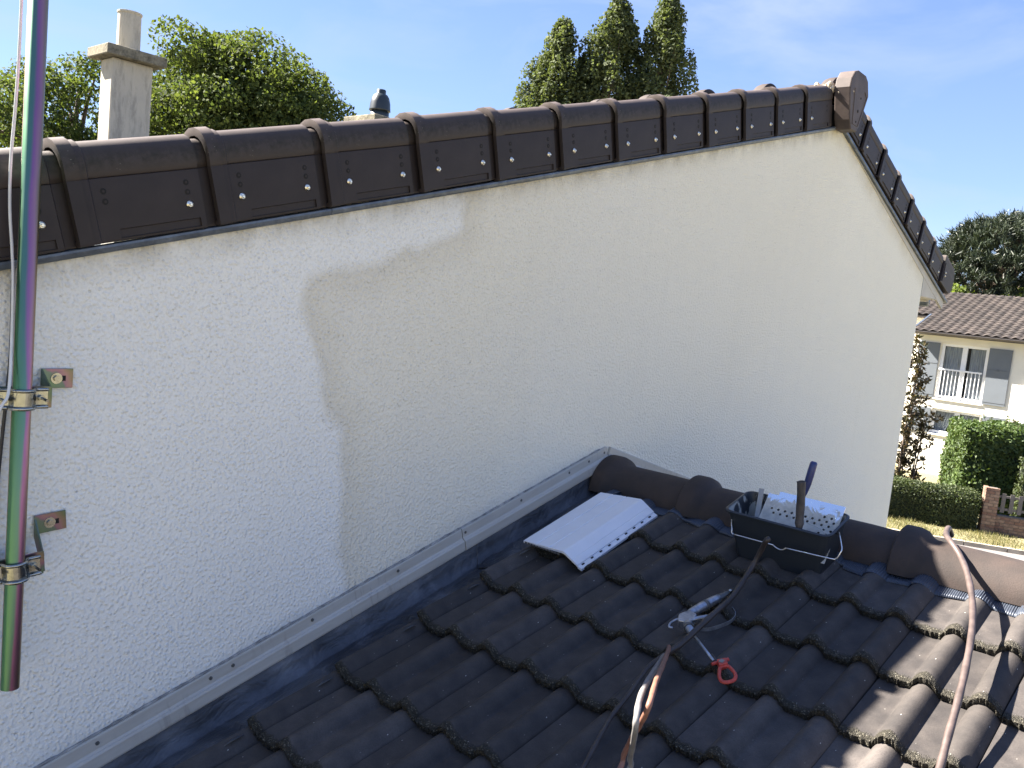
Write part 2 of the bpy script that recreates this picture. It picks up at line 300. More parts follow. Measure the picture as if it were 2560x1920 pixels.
q = NM('window_glass'); q.set(color=(0.9, 0.95, 0.95), rough=0.03, trans=1.0, ior=1.05, spec=0.5)
gl = q.N('BsdfGlossy'); gl.inputs['Roughness'].default_value = 0.02; tp = q.N('BsdfTransparent'); tp.inputs[0].default_value = (0.72, 0.76, 0.78, 1); fr = q.N('Fresnel'); fr.inputs[0].default_value = 1.5
ms = q.N('MixShader'); q.L(fr.outputs[0], ms.inputs[0]); q.L(tp.outputs[0], ms.inputs[1]); q.L(gl.outputs[0], ms.inputs[2]); q.L(ms.outputs[0], q.n['Material Output'].inputs[0]); MT['glass'] = q.m
def brickmat(name, a, b):
    q = NM(name); q.set(color=q.mix(1.0, q.mix(q.rand(), a, b), q.ramp(q.noise(15, 5), [(0.3, 0.75), (0.7, 1.2)]), 'MULTIPLY'), rough=0.9); q.bump(q.noise(50, 4), 0.5, 0.004); return q.m
MT['brick'] = brickmat('reddish_brick', (0.17, 0.095, 0.065), (0.26, 0.18, 0.125)); MT['bmortar'] = simple('brick_mortar', (0.10, 0.09, 0.08), 0.95)
def m_ftile():
    q = NM('far_roof_tile'); c = q.mix(q.rand(), (0.034, 0.029, 0.027), (0.066, 0.054, 0.048)); c = q.mix(q.math('MULTIPLY', q.ramp(q.noise(6, 5, 0.7), [(0.4, 0), (0.7, 1)]), 0.5), c, (0.05, 0.045, 0.038)); q.set(color=c, rough=0.85, spec=0.2); return q.m
MT['ftile'] = m_ftile(); MT['ftile2'] = simple('terracotta_patch', (0.40, 0.2, 0.15), 0.8)
# bucket interior and grid carry dried paint
q = NM('bucket_plastic'); x, y, z = q.sep(); f = q.math('MULTIPLY', q.attr('inside'), q.ramp(q.noise(13, 4, 0.5, q.map((1, 1, 0.5)), 0.6), [(0.44, 0), (0.47, 1)]))
q.set(color=q.mix(f, (0.020, 0.025, 0.032), (0.33, 0.33, 0.30)), rough=0.42); q.bump(q.noise(30, 3), 0.15, 0.001); MT['bucket'] = q.m
q = NM('painted_grid'); x, y, z = q.sep(); f = q.ramp(q.math('ADD', q.math('MULTIPLY', q.noise(22, 5, 0.6, dist=0.8), 0.09), z), [(0.206, 1), (0.212, 0)])
c = q.mix(f, (0.74, 0.77, 0.80), q.mix(q.ramp(q.noise(40, 4), [(0.4, 0), (0.7, 1)]), (0.50, 0.49, 0.44), (0.38, 0.37, 0.33)))
q.set(color=c, rough=q.ramp(f, [(0, 0.18), (1, 0.7)]), metal=q.ramp(f, [(0, 1.0), (1, 0.0)])); MT['grid'] = q.m

# ------------------------------------------------------------------ frames
PHI = 0.2782
def frame(o, x, y, z):
    m = Matrix((x, y, z)).transposed().to_4x4(); m.translation = o; return m
RF = frame(Vector((2.6144, -1.1761, -0.8294)), Vector((0, -1, 0)), Vector((cos(PHI), 0, sin(PHI))), Vector((-sin(PHI), 0, cos(PHI))))   # lower roof
def R(x, y, z=0): return RF @ Vector((x, y, z))
TL, TR, LV = 0.2697, 0.3177, 0.345
OL = Vector((0.85, -0.13, 0.0879)); OR = Vector((5.0248, -0.13, 1.2205))
FL = frame(OL, Vector((cos(TL), 0, sin(TL))), Vector((0, 1, 0)), Vector((-sin(TL), 0, cos(TL))))
FR = frame(OR, Vector((cos(TR), 0, -sin(TR))), Vector((0, 1, 0)), Vector((sin(TR), 0, cos(TR))))
GZ = -5.1

# ================================================================== SETTING
def sheet(name, pts, z, m, **k):
    return link(name, new_mesh(name, [(p[0], p[1], z) for p in pts], [tuple(range(len(pts)))], m), kind='structure', **k)
q = NM('dry_lawn'); n = q.noise(0.5, 5); n2 = q.noise(14, 6, 0.7)
q.set(color=q.mix(q.ramp(n2, [(0.3, 0), (0.7, 1)]), q.mix(q.ramp(n, [(0.4, 0), (0.6, 1)]), (0.10, 0.105, 0.045), (0.19, 0.165, 0.085)), (0.26, 0.22, 0.125)), rough=0.95); q.bump(n2, 1, 0.05); MT['lawn'] = q.m
q = NM('asphalt'); n = q.noise(1.2, 5); q.set(color=q.mix(q.ramp(q.noise(60, 4, 0.8), [(0.3, 0), (0.7, 1)]), q.mix(n, (0.10, 0.092, 0.09), (0.15, 0.135, 0.13)), (0.19, 0.175, 0.165)), rough=0.9); q.bump(q.noise(90, 3), 0.5, 0.01); MT['asphalt'] = q.m
DR = Vector((-0.406, 0.914, 0)); NR = Vector((0.914, 0.406, 0))
def S(n, t, z=GZ): v = NR*n+DR*t; return Vector((v.x, v.y, z))
sheet('ground', [(-900, -900), (900, -900), (900, 900), (-900, 900)], GZ-0.12, MT['lawn'])
def strip(name, n0, n1, z, m, t0=-120, t1=120, thick=0.0):
    return sheet(name, [S(n0, t0)[:2], S(n1, t0)[:2], S(n1, t1)[:2], S(n0, t1)[:2]], z, m)
strip('road', 16.5, 23.2, GZ-0.10, MT['asphalt'])
mb = MB()
t = -40
while t < 40:   # kerb stones and their gravelly joint
    a = [S(23.2, t), S(23.34, t), S(23.34, t+0.98), S(23.2, t+0.98)]
    mb.loft([[Vector((p.x, p.y, GZ-0.12)) for p in a], [Vector((p.x, p.y, GZ+0.01+0.006*random.random())) for p in a]]); t += 1.0
mb.obj('kerb', simple('kerb_concrete', (0.33, 0.29, 0.22), 0.9, var=0.3, vs=4), kind='structure')
# verge and gardens as one raised sheet
nx, ny = 30, 120; V = []; F = []
for i in range(nx+1):
    for j in range(ny+1):
        n_ = 23.34+(i/nx)**2*60; t_ = -60+120*j/ny; p = S(n_, t_); V.append((p.x, p.y, GZ+(0.0 if i == 0 else 0.02*random.random())))
F = [(i*(ny+1)+j, (i+1)*(ny+1)+j, (i+1)*(ny+1)+j+1, i*(ny+1)+j+1) for i in range(nx) for j in range(ny)]
link('lawn', new_mesh('lawn', V, F, MT['lawn']), kind='structure')
# grass blades on the verge
nb = 26000; tt = rng.uniform(-13, 9, nb); nn = rng.uniform(23.25, 24.9, nb); px = NR.x*nn+DR.x*tt; py = NR.y*nn+DR.y*tt
h = rng.uniform(0.03, 0.12, nb)*(1+0.5*np.sin(tt*3)); a = rng.uniform(0, 2*pi, nb); w = 0.008
V = np.empty((nb, 3, 3)); V[:, 0] = np.stack([px-w*np.cos(a), py-w*np.sin(a), np.full(nb, GZ)], 1); V[:, 1] = np.stack([px+w*np.cos(a), py+w*np.sin(a), np.full(nb, GZ)], 1)
V[:, 2] = np.stack([px+rng.normal(0, 0.03, nb), py+rng.normal(0, 0.03, nb), GZ+h], 1)
def tri_mesh(name, V, k, m):
    me = bpy.data.meshes.new(name); n = V.shape[0]; me.vertices.add(n*k); me.vertices.foreach_set('co', V.reshape(-1)); me.loops.add(n*k)
    me.loops.foreach_set('vertex_index', np.arange(n*k, dtype=np.int32)); me.polygons.add(n); me.polygons.foreach_set('loop_start', np.arange(0, n*k, k, dtype=np.int32))
    me.polygons.foreach_set('loop_total', np.full(n, k, dtype=np.int32)); me.update(calc_edges=True); me.materials.append(m); return me
MT['straw'] = m_leaf('dry_grass', (0.10, 0.115, 0.04), (0.27, 0.235, 0.12), 0.3, 0.8)
link('verge_grass', tri_mesh('verge_grass', V, 3, MT['straw']), kind='stuff', label='short dry grass on the verge between kerb and hedge', category='grass')

# ================================================================== UPPER HOUSE
house = thing('gable_house', 'cream roughcast gable house wall with brown glazed verge tiles, filling the view', 'house', (4, 0, -5.1))
HI = Matrix.Translation((-4, 0, 5.1))
def hl(m=None): return HI @ (m if m is not None else Matrix())
# wall sheet with fine vertices near the top for the paint boundary
KW = 0.9532; WY = -0.10
PB = [(2.102, 0.62), (2.102, 0.295), (2.107, 0.2), (1.905, 0.108), (1.648, 0.017), (1.496, -0.009), (1.503, -0.118), (1.556, -0.285), (1.584, -0.414), (1.668, -0.462), (1.698, -0.674), (1.697, -0.888), (1.752, -1.06), (1.76, -6)]
PB = [(a*KW, b*KW) for a, b in PB]
def topz(x):
    zl = OL.z+(x-OL.x)*math.tan(TL)-0.080/cos(TL); zr = 0.459+(6.909-x)*(1.132-0.459)/(6.909-5.016)
    return min(zl, zr)
xs = np.arange(-3.0, 6.921, 0.02); xs[-1] = 6.92; zs = np.linspace(0, 1, 90)**1.35
V = []; old = []; gr = []; grr = []
PBn = np.array(PB)
def side(x, z):
    a = PBn[:-1]; b = PBn[1:]; p = np.array([x, z]); ab = b-a; tpar = np.clip(((p-a)*ab).sum(1)/(ab*ab).sum(1), 0, 1); d = p-(a+ab*tpar[:, None]); D = np.sqrt((d*d).sum(1)); dist = D.min()
    # boundary x at this height
    cr_ = [a[i][0]+(z-a[i][1])/(b[i][1]-a[i][1])*(b[i][0]-a[i][0]) for i in range(len(a)) if (a[i][1]-z)*(b[i][1]-z) <= 0 and a[i][1] != b[i][1]]
    s_ = 1 if (not cr_ or x > max(cr_) or (len(cr_) > 1 and x > min(cr_) and False)) else -1
    return s_*min(dist, 0.5)
for x in xs:
    tz = topz(x); zz = tz-(tz+5.1)*zs
    for z in zz:
        V.append((x, WY, z)); old.append(side(x, z) if 0.8 < x < 2.9 and z > -1.8 else (-0.5 if x < 1.6 else 0.5))
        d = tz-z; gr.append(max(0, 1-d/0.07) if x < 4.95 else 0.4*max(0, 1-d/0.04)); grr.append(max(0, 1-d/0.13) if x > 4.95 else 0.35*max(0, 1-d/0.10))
nz_ = len(zs); F = [(i*nz_+j, i*nz_+j+1, (i+1)*nz_+j+1, (i+1)*nz_+j) for i in range(len(xs)-1) for j in range(nz_-1)]
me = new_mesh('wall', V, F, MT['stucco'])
for nm, arr in (('old', old), ('grime', gr), ('grime_right', grr)):
    at = me.attributes.new(nm, 'FLOAT', 'POINT'); at.data.foreach_set('value', arr)
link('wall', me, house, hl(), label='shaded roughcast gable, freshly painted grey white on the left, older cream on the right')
mb = MB(); mb.box((-3, WY+0.01, -5.1), (-2.9, 14.2, -1.1)).box((6.82, WY+0.01, -5.1), (6.92, 14.2, 0.46)).box((-3, 14.1, -5.1), (7.24, 14.2, -0.9)); mb.obj('side_wall', MT['stucco2'], house, mw=hl())

# --- verge tiles (left slope runs up in +x of FL, right slope runs down in +x of FR)
def verge_mesh(name, s0=-0.081, s1=0.300, last=False):
    st = [(-0.081, 0.004), (-0.079, 0.012), (-0.047, 0.012), (-0.045, 0.005), (-0.030, 0.005), (-0.026, 0.0), (0.0, 0), (0.02, 0), (0.0201, 0), (0.10, 0), (0.20, 0), (0.222, 0), (0.2221, 0), (0.236, 0.0), (0.242, -0.012), (0.300, -0.014)]
    prof = [(0.022, -0.058), (0.010, -0.062), (0.001, -0.060), (0.0, -0.055), (0.0, -0.0545), (0.0, -0.036), (0.0, -0.034), (0.0, 0.0), (0.0, 0.078), (0.0005, 0.0815), (0.003, 0.083), (0.0005, 0.0845), (-0.0012, 0.088), (-0.0025, 0.098), (-0.0030, 0.110), (-0.0018, 0.124), (0.0020, 0.138), (0.0095, 0.150), (0.021, 0.159), (0.038, 0.1645), (0.058, 0.164), (0.076, 0.157), (0.09, 0.146), (0.098, 0.13), (0.105, 0.116), (0.14, 0.108), (0.22, 0.104)]
    cy, cz = 0.045, 0.115; rings = []
    for s, off in st:
        ring = []
        for k, (y, z) in enumerate(prof):
            if z > 0.084:
                v = Vector((y-cy, z-cz)); n = v.normalized(); ny, nz2 = n
            else: ny, nz2 = -1, 0
            o = off
            yy = y+ny*o; zz = z+nz2*o
            if 0.0201 <= s <= 0.222 and k in (4, 5): yy += 0.0045
            ring.append(Vector((s, yy, zz)))
        rings.append(ring)
    m = MB(); m.loft(rings, close=False, caps=False)
    # closed ends of collar, seen as the step over the tile below
    n = len(prof); inner = [Vector((r.x, 0.03+(r.y-0.03)*0.86, 0.05+(r.z-0.05)*0.9)) for r in rings[0]]
    base = len(m.V); m.V += [tuple(v) for v in inner]; m.F += [(k+1, k, base+k, base+k+1) for k in range(n-1)]; m.I += [0]*(n-1)
    # screw holes: countersunk rings
    for hx in (0.0, 0.2):
        for hz in (0.030, 0.053):
            ro, ri = 0.0072, 0.0030; a = [Vector((hx+ro*cos(q*pi/6), -0.0004, hz+ro*sin(q*pi/6))) for q in range(12)]; b = [Vector((hx+0.001+ri*cos(q*pi/6), -0.0012, hz+ri*sin(q*pi/6))) for q in range(12)]
            cc = [Vector((hx+ro*1.12*cos(q*pi/6), 0.0008, hz+ro*1.12*sin(q*pi/6))) for q in range(12)]
            b2 = [Vector((v.x, -0.0006, v.z)) for v in b]
            m.loft([cc, a], caps=False, i=0); m.add(a, [tuple(range(12))], 1); m.add([Vector((v.x-0.001, -0.0014, v.z)) for v in b], [tuple(range(12))], 0)
    me = m.mesh(name, mats=[MT['verge'], MT['hole']]); fix_normals(me)
    me.polygons.foreach_set('use_smooth', [True]*len(me.polygons)); me.set_sharp_from_angle(angle=radians(32)); return me
VM = verge_mesh('verge_tile')
mb = MB(); n = 14
rg = [[Vector((r*cos(2*pi*k/n), -y, r*sin(2*pi*k/n))) for k in range(n)] for r, y in ((0.0088, 0.0), (0.0088, 0.0015), (0.0065, 0.0038), (0.0052, 0.0045))]
mb.loft(rg, caps=True); hexr = [[Vector((r*cos(2*pi*k/6), -y, r*sin(2*pi*k/6))) for k in range(6)] for r, y in ((0.0040, 0.0045), (0.0040, 0.0078), (0.0028, 0.0088))]; mb.loft(hexr)
BM = mb.mesh('bolt', MT['bolt']); fix_normals(BM)
def add_verge(fr, k, bolts=(0, 0.2), jig=0.0):
    T = fr @ Matrix.Translation((k*LV, random.uniform(-.0025, .0025), random.uniform(-.0015, .0015))) @ Matrix.Rotation(random.uniform(-.007, .007), 4, 'Y')
    o = link('verge_tile', VM, house, hl(T))
    for b in bolts:
        link('bolt', BM, o, Matrix.Translation((b, 0, 0)) @ Matrix.Rotation(random.uniform(0, 1), 4, 'Y'))
    return o
for k in range(-6, 12): add_verge(FL, k, (0.2,) if k == 0 else ((0,) if k == 11 else (0, 0.2)))
for k in range(0, 7): add_verge(FR, k, (0.2,) if k == 0 else (0, 0.2))
# end tile at the foot of the right slope: flat face, rounded lower end
mb = MB(); P = [(-0.075, -0.05), (0.20, -0.045), (0.245, -0.02), (0.262, 0.03), (0.262, 0.10), (0.235, 0.15), (0.20, 0.168), (0.05, 0.172), (-0.075, 0.172)]
mb.prism(P, lambda p: Vector((p[0], -0.008, p[1])), lambda p: Vector((p[0], 0.11, p[1])))
P2 = [(-0.06, -0.035), (-0.045, -0.035), (-0.045, 0.115), (-0.06, 0.115)]; mb.prism(P2, lambda p: Vector((p[0], -0.014, p[1])), lambda p: Vector((p[0], -0.008, p[1])))
et = mb.obj('end_tile', MT['verge'], house, bevel=0.012, mw=hl(FR @ Matrix.Translation((7*LV, 0, 0))))
for p in ((-0.012, 0.045), (-0.012, 0.018)):
    m2 = MB(); m2.box((p[0]-0.009, -0.011, p[1]-0.007), (p[0]+0.006, -0.0085, p[1]+0.008)); m2.obj('slot', MT['hole'], et)
    link('bolt', BM, et, Matrix.Translation((p[0]+0.008, -0.009, p[1]+0.006)))
# --- ridge end cap
P = [(4.783, 1.326), (4.794, 1.378), (4.828, 1.420), (4.874, 1.436), (4.99, 1.434), (5.03, 1.412), (5.066, 1.335), (4.985, 1.150), (4.955, 1.112), (4.870, 1.112), (4.835, 1.16)]
mb = MB(); mb.prism(P, lambda p: Vector((p[0], -0.205, p[1])), lambda p: Vector((p[0], -0.115, p[1])))
cap = mb.obj('ridge_end_tile', MT['verge'], house, bevel=0.006, mw=hl())
ins = [(4.845, 1.345), (5.0, 1.345), (5.035, 1.32), (4.955, 1.145), (4.875, 1.145)]
mb = MB(); k_ = len(ins)
for i in range(k_-1):
    if i == 0: continue
    a = Vector((ins[i][0], 0, ins[i][1])); b = Vector((ins[i+1][0], 0, ins[i+1][1])); mb.tube([a+Vector((0, -0.206, 0)), b+Vector((0, -0.206, 0))], 0.0022, 6)
a = Vector((4.875, -0.206, 1.145)); b = Vector((4.85, -0.206, 1.335)); mb.tube([a, b], 0.0022, 6); mb.obj('moulded_rib', MT['verge'], cap)
for (x, z, r) in ((4.955, 1.30, 0.006), (4.935, 1.225, 0.009), (4.925, 1.165, 0.006)): mb = MB(); mb.tube([(x, -0.2065, z), (x, -0.2045, z)], r, 10); mb.obj('screw_hole', MT['hole'], cap)
# mortar bedding under and behind the cap
mb = MB()
def blob(mb, c, r, n=8, m=6, nz=0.25):
    rings = []
    for i in range(1, m):
        t = pi*i/m; rings.append([Vector((c[0]+r[0]*sin(t)*cos(2*pi*k/n)*(1+random.uniform(-nz, nz)), c[1]+r[1]*sin(t)*sin(2*pi*k/n)*(1+random.uniform(-nz, nz)), c[2]+r[2]*cos(t)*(1+random.uniform(-nz, nz)*0.5))) for k in range(n)])
    mb.loft(rings)
for i in range(10): blob(mb, (4.80+random.uniform(-.02, .05), -0.10+i*0.012, 1.325+random.uniform(-.02, .03)), (0.03, 0.015, 0.02))
for i in range(8): blob(mb, (4.80+random.uniform(-.01, .06), -0.195+i*0.011, 1.305+random.uniform(-.01, .01)), (0.02, 0.011, 0.012))
mb.obj('mortar_bedding', MT['mortar'], house, mw=hl())
# ridge tiles running back over the house
def ridge_mesh(name, L=0.44, r=0.125, bell=0.03, bl=0.09, n=22, th=0.014):
    st = [(0, r+bell*0.75), (0.006, r+bell), (bl*0.55, r+bell), (bl*0.8, r+bell*0.8), (bl, r+bell*0.2), (bl+0.015, r), (L*0.6, r), (L, r-0.004)]
    rings = []
    for y, rr in st:
        rings.append([Vector((rr*sin(a), y, rr*cos(a)-r)) for a in [radians(-86+172*k/(n-1)) for k in range(n)]])
    m = MB(); m.loft(rings, close=False, caps=False)
    inner = [[Vector((v.x*(1-th/0.13), v.y, (v.z+r)*(1-th/0.13)-r)) for v in rg] for rg in (rings[0], rings[-1])]
    m.loft([rings[0], inner[0]], close=False, caps=False); m.loft([inner[-1], rings[-1]], close=False, caps=False)
    me = m.mesh(name, MT['ridge']); fix_normals(me); me.polygons.foreach_set('use_smooth', [True]*len(me.polygons)); me.set_sharp_from_angle(angle=radians(40)); return me
RM = ridge_mesh('ridge_tile')
for k in range(34): link('ridge_tile', RM, house, hl(Matrix.Translation((4.985, -0.09+k*0.42+0.02, 1.405)) ))
# --- metal drip strips below the verge
def drip(fr, a, b, joint):
    m = MB(); prof = [(0.029, -0.0645), (0.014, -0.0640), (0.009, -0.0665), (0.0085, -0.072), (0.011, -0.079), (0.016, -0.0835), (0.022, -0.0850), (0.029, -0.0850)]
    m.loft([[Vector((s, y, z)) for y, z in prof] for s in np.linspace(a, b, 12)]); me = m.mesh('drip_strip', MT['zinc']); fix_normals(me); link('drip_strip', me, house, hl(fr))
for a, b in ((-3.2, 0.62), (0.622, 2.1), (2.102, 3.55), (3.552, 4.50)): drip(FL, a, b, 0)
m = MB(); prof = [(0.05, -0.0690), (0.014, -0.0690), (0.009, -0.072), (0.0085, -0.084), (0.012, -0.090), (0.05, -0.0905)]
m.loft([[Vector((s, y, z-0.006*s/2.8)) for y, z in prof] for s in np.linspace(-0.03, 2.70, 12)]); me = m.mesh('drip_strip', MT['zinc']); fix_normals(me); link('drip_strip', me, house, hl(FR))
# soffit ply between wall and tiles, both slopes; roof decks
mb = MB(); mb.box((-3.3, 0.034, -0.0635), (4.30, 0.16, 0.05), FL); mb.box((0.03, 0.034, -0.068), (2.62, 0.16, 0.05), FR); mb.obj('verge_board', MT['felt'], house, mw=hl())
mb = MB(); mb.prism([(-0.02, -0.086), (2.66, -0.092), (2.66, -0.160), (1.99, -0.142)], lambda p: FR @ Vector((p[0], 0.026, p[1])), lambda p: FR @ Vector((p[0], 0.045, p[1]))); mb.obj('verge_filler', MT['soff'], house, mw=hl())
mb = MB(); mb.box((-3.6, 0.14, 0.03), (4.33, 14.3, 0.075), FL); mb.box((-0.02, 0.14, 0.03), (2.68, 14.3, 0.075), FR); mb.obj('roof_deck', MT['felt'], house, mw=hl())
# boxed eave return, fascia and downpipe beyond the corner
mb = MB(); mb.prism([(6.923, 0.458), (6.923, 0.303), (7.47, 0.300), (7.47, 0.303)], lambda p: Vector((p[0], -0.102, p[1])), lambda p: Vector((p[0], 0.0, p[1]))); mb.obj('eave_box_end', MT['soff'], house, mw=hl())
mb = MB(); mb.box((6.923, 0.002, 0.285), (7.50, 14.0, 0.301)); mb.obj('soffit', MT['soff'], house, mw=hl())
mb = MB(); mb.tube([(6.965, -0.04, 0.29), (6.975, -0.04, -5.05)], 0.026, 12); mb.obj('downpipe', MT['soff'], house, mw=hl(), smooth=True)
mb = MB(); mb.tube([(7.66, 0.05, 0.30), (7.66, 14.2, 0.30)], 0.05, 12); mb.obj('gutter', MT['zinc'], house, mw=hl(), smooth=True)

# ================================================================== CONCRETE TILES (lower roof and upper roof)
RX = ((0.118, 0.036), (0.258, 0.038)); TW = 0.2982
def zprof(x):
    z = -0.0015*sin(pi*min(1, max(0, x/0.08)))
    for c_, w_ in RX:
        d = (x-c_)/w_
        if -1 < d < 1: z = max(z, 0.031*(1-abs(d)**(2.2 if d < 0 else 1.9))**(0.8 if d < 0 else 0.95))
    return z
def tile_mesh(name, seed, L=0.388, tilt=0.084, rough=1.0, hi=True, x0=0.0015, x1=TW-0.0015):
    rg = random.Random(seed); nx = (84 if hi else 26) if x0 < 0.1 else 12; xs = [x0+(x1-x0)*i/nx for i in range(nx+1)]
    ys = ([0, 0.0025, 0.006, 0.011, 0.017, 0.025, 0.035, 0.05, 0.09, 0.15, 0.22, 0.29, L] if hi else [0, 0.01, 0.03, 0.15, L])
    ph = [rg.uniform(0, 6) for _ in range(8)]
    V = []; nY = len(ys)
    for x in xs:
        j = (sum(sin(x*f+p) for f, p in zip((300, 470, 800, 1330, 2100), ph))*0.0006+rg.uniform(-.0012, .0012))*rough
        for a, y in enumerate(ys):
            k = max(0, 1-y/0.035); yy = y+(j*1.6 if a < 5 else 0)*k; drop = 0.0045*k**3
            V.append((x, yy, zprof(x)-y*tilt-drop+rg.uniform(-.0010, .0010)*k*rough))
    F = [(i*nY+j, (i+1)*nY+j, (i+1)*nY+j+1, i*nY+j+1) for i in range(nx) for j in range(nY-1)]
    # broken nose face and underside
    b0 = len(V); rows = 3
    for i, x in enumerate(xs):
        y0 = V[i*nY][1]; z0 = V[i*nY][2]
        for r_ in range(1, rows+1): V.append((x, y0+rg.uniform(-.001, .0025)*rough+(0.003 if r_ == rows else 0), z0-0.0195*r_/rows+rg.uniform(-.001, .001)*rough))
        V.append((x, L, z0-0.0195-L*tilt))
    R4 = rows+1
    for i in range(nx):
        F.append((i*nY, b0+i*R4, b0+(i+1)*R4, (i+1)*nY))
        for r_ in range(rows): F.append((b0+i*R4+r_, b0+i*R4+r_+1, b0+(i+1)*R4+r_+1, b0+(i+1)*R4+r_))
    for i in (0, nx):   # side faces
        top = [i*nY+j for j in range(nY)]; F.append(tuple(top+[b0+i*R4+rows]+[b0+i*R4+r_ for r_ in range(rows-1, -1, -1)]))
    me = new_mesh(name, V, F, MT['tile']); fix_normals(me); me.polygons.foreach_set('use_smooth', [True]*len(me.polygons)); me.set_sharp_from_angle(angle=radians(48)); return me
TM = [tile_mesh('roof_tile', s) for s in (1, 2, 3, 4)]; TLo = [tile_mesh('roof_tile', s, hi=False) for s in (5, 6)]

garage = thing('low_extension', 'low extension with dark wavy concrete tile roof meeting the gable wall', 'building', (3.13, -2.5, -5.1))
GI = Matrix.Translation((-3.13, 2.5, 5.1))
def gl_(m=None): return GI @ (m if m is not None else Matrix())
NOSE = [0, 0.2621, 0.5284, 0.8157, 1.1394, 1.43, 1.72, 2.01, 2.30, 2.59, 2.88]
ntile = 0
for c_, s in enumerate(NOSE):
    for j in range(-3, 7):
        if s > 1.9 and j > 4: continue
        me = TM[(c_*3+j*5+7) % 4]
        T = RF @ Matrix.Translation((j*TW, -s+random.uniform(-.002, .002), random.uniform(-.001, .002))) @ Matrix.Rotation(random.uniform(-.008, .008), 4, 'Z') @ Matrix.Rotation(random.uniform(-.004, .004), 4, 'X')
        link('roof_tile', me, garage, gl_(T)); ntile += 1
# cut half column beside the lead
CUT = tile_mesh('cut_roof_tile', 9, x0=TW-0.040)
for s in NOSE: link('cut_roof_tile', CUT, garage, gl_(RF @ Matrix.Translation((-4*TW, -s, 0))))
# right-hand slope, out of sight behind the ridge
RB = frame(Vector((2*2.99-2.6144, -0.28, -0.8294)), Vector((0, 1, 0)), Vector((-cos(PHI), 0, sin(PHI))), Vector((sin(PHI), 0, cos(PHI))))
for r_ in range(7):
    for j in range(-8, 0): link('roof_tile', TLo[(r_+j) % 2], garage, gl_(RB @ Matrix.Translation((j*TW, -r_*0.28, 0)))); ntile += 1
def ztop(y):   # height of the tile surface at slope position y, column-independent tilt
    s = -y; k = max([n for n in NOSE if n <= s+1e-6] or [0]); nxt = [n for n in NOSE if n > s+1e-6]
    base = min([n for n in NOSE if n >= s-1e-6] or [NOSE[-1]]); return -0.084*(base-s)
mb = MB(); mb.box((-1.07, -3.3, -0.085), (2.2, 0.385, -0.055), RF); mb.box((-8*TW-0.05, -2.4, -0.085), (0.3, 0.385, -0.055), RB); mb.obj('roof_deck', MT['felt'], garage, mw=gl_())
# garage side wall under the eaves
mb = MB(); mb.box((-0.35, -3.2, -5.1), (6.3, -0.12, -1.95)); mb.obj('wall', MT['stucco2'], garage, mw=gl_())
# ridge tiles on the lower roof: collar end towards the wall
RM2 = ridge_mesh('ridge_tile', L=0.47, r=0.118, bell=0.029, bl=0.085)
for k in range(5):
    y = (-0.12, -0.528, -0.925, -1.314, -1.705)[k]
    T = Matrix.Translation((2.99, y, -0.655+random.uniform(-.002, .002))) @ Matrix.Rotation(pi, 4, 'Z') @ Matrix.Rotation(0.012, 4, 'X')
    link('ridge_tile', RM2, garage, gl_(T))
# ribbed roll between ridge and tiles
def ribbed(x0, x1, seed):
    rg = random.Random(seed); nxr = int((x1-x0)/0.0016); rows = [0.31, 0.285, 0.26, 0.235, 0.222, 0.2195]; V = []
    for i in range(nxr+1):
        x = x0+(x1-x0)*i/nxr; lx = x % TW; zz = zprof(lx); e = 0.010*sin(x*9+seed)+0.006*sin(x*31+seed*2)-zz*0.45
        rib = 0.0018*sin(2*pi*x/0.0062)
        for r_, y in enumerate(rows):
            t = r_/(len(rows)-1); yy = y+e*(t if r_ else 0); zs_ = max(zz, 0.0)*(0.5+0.5*t)
            V.append((x, yy, zs_-0.084*yy+0.007+rib*(1 if r_ < 5 else 0.8)+(0.012*(1-t))-(0.004 if r_ == 5 else 0)))
    k = len(rows); F = [(i*k+j, i*k+j+1, (i+1)*k+j+1, (i+1)*k+j) for i in range(nxr) for j in range(k-1)]
    return new_mesh('ribbed_ridge_roll', V, F, MT['ribbed'], True)
link('ribbed_ridge_roll', ribbed(-1.0, 0.02, 1), garage, gl_(RF)); link('ribbed_ridge_roll', ribbed(0.012, 1.2, 4), garage, gl_(RF))
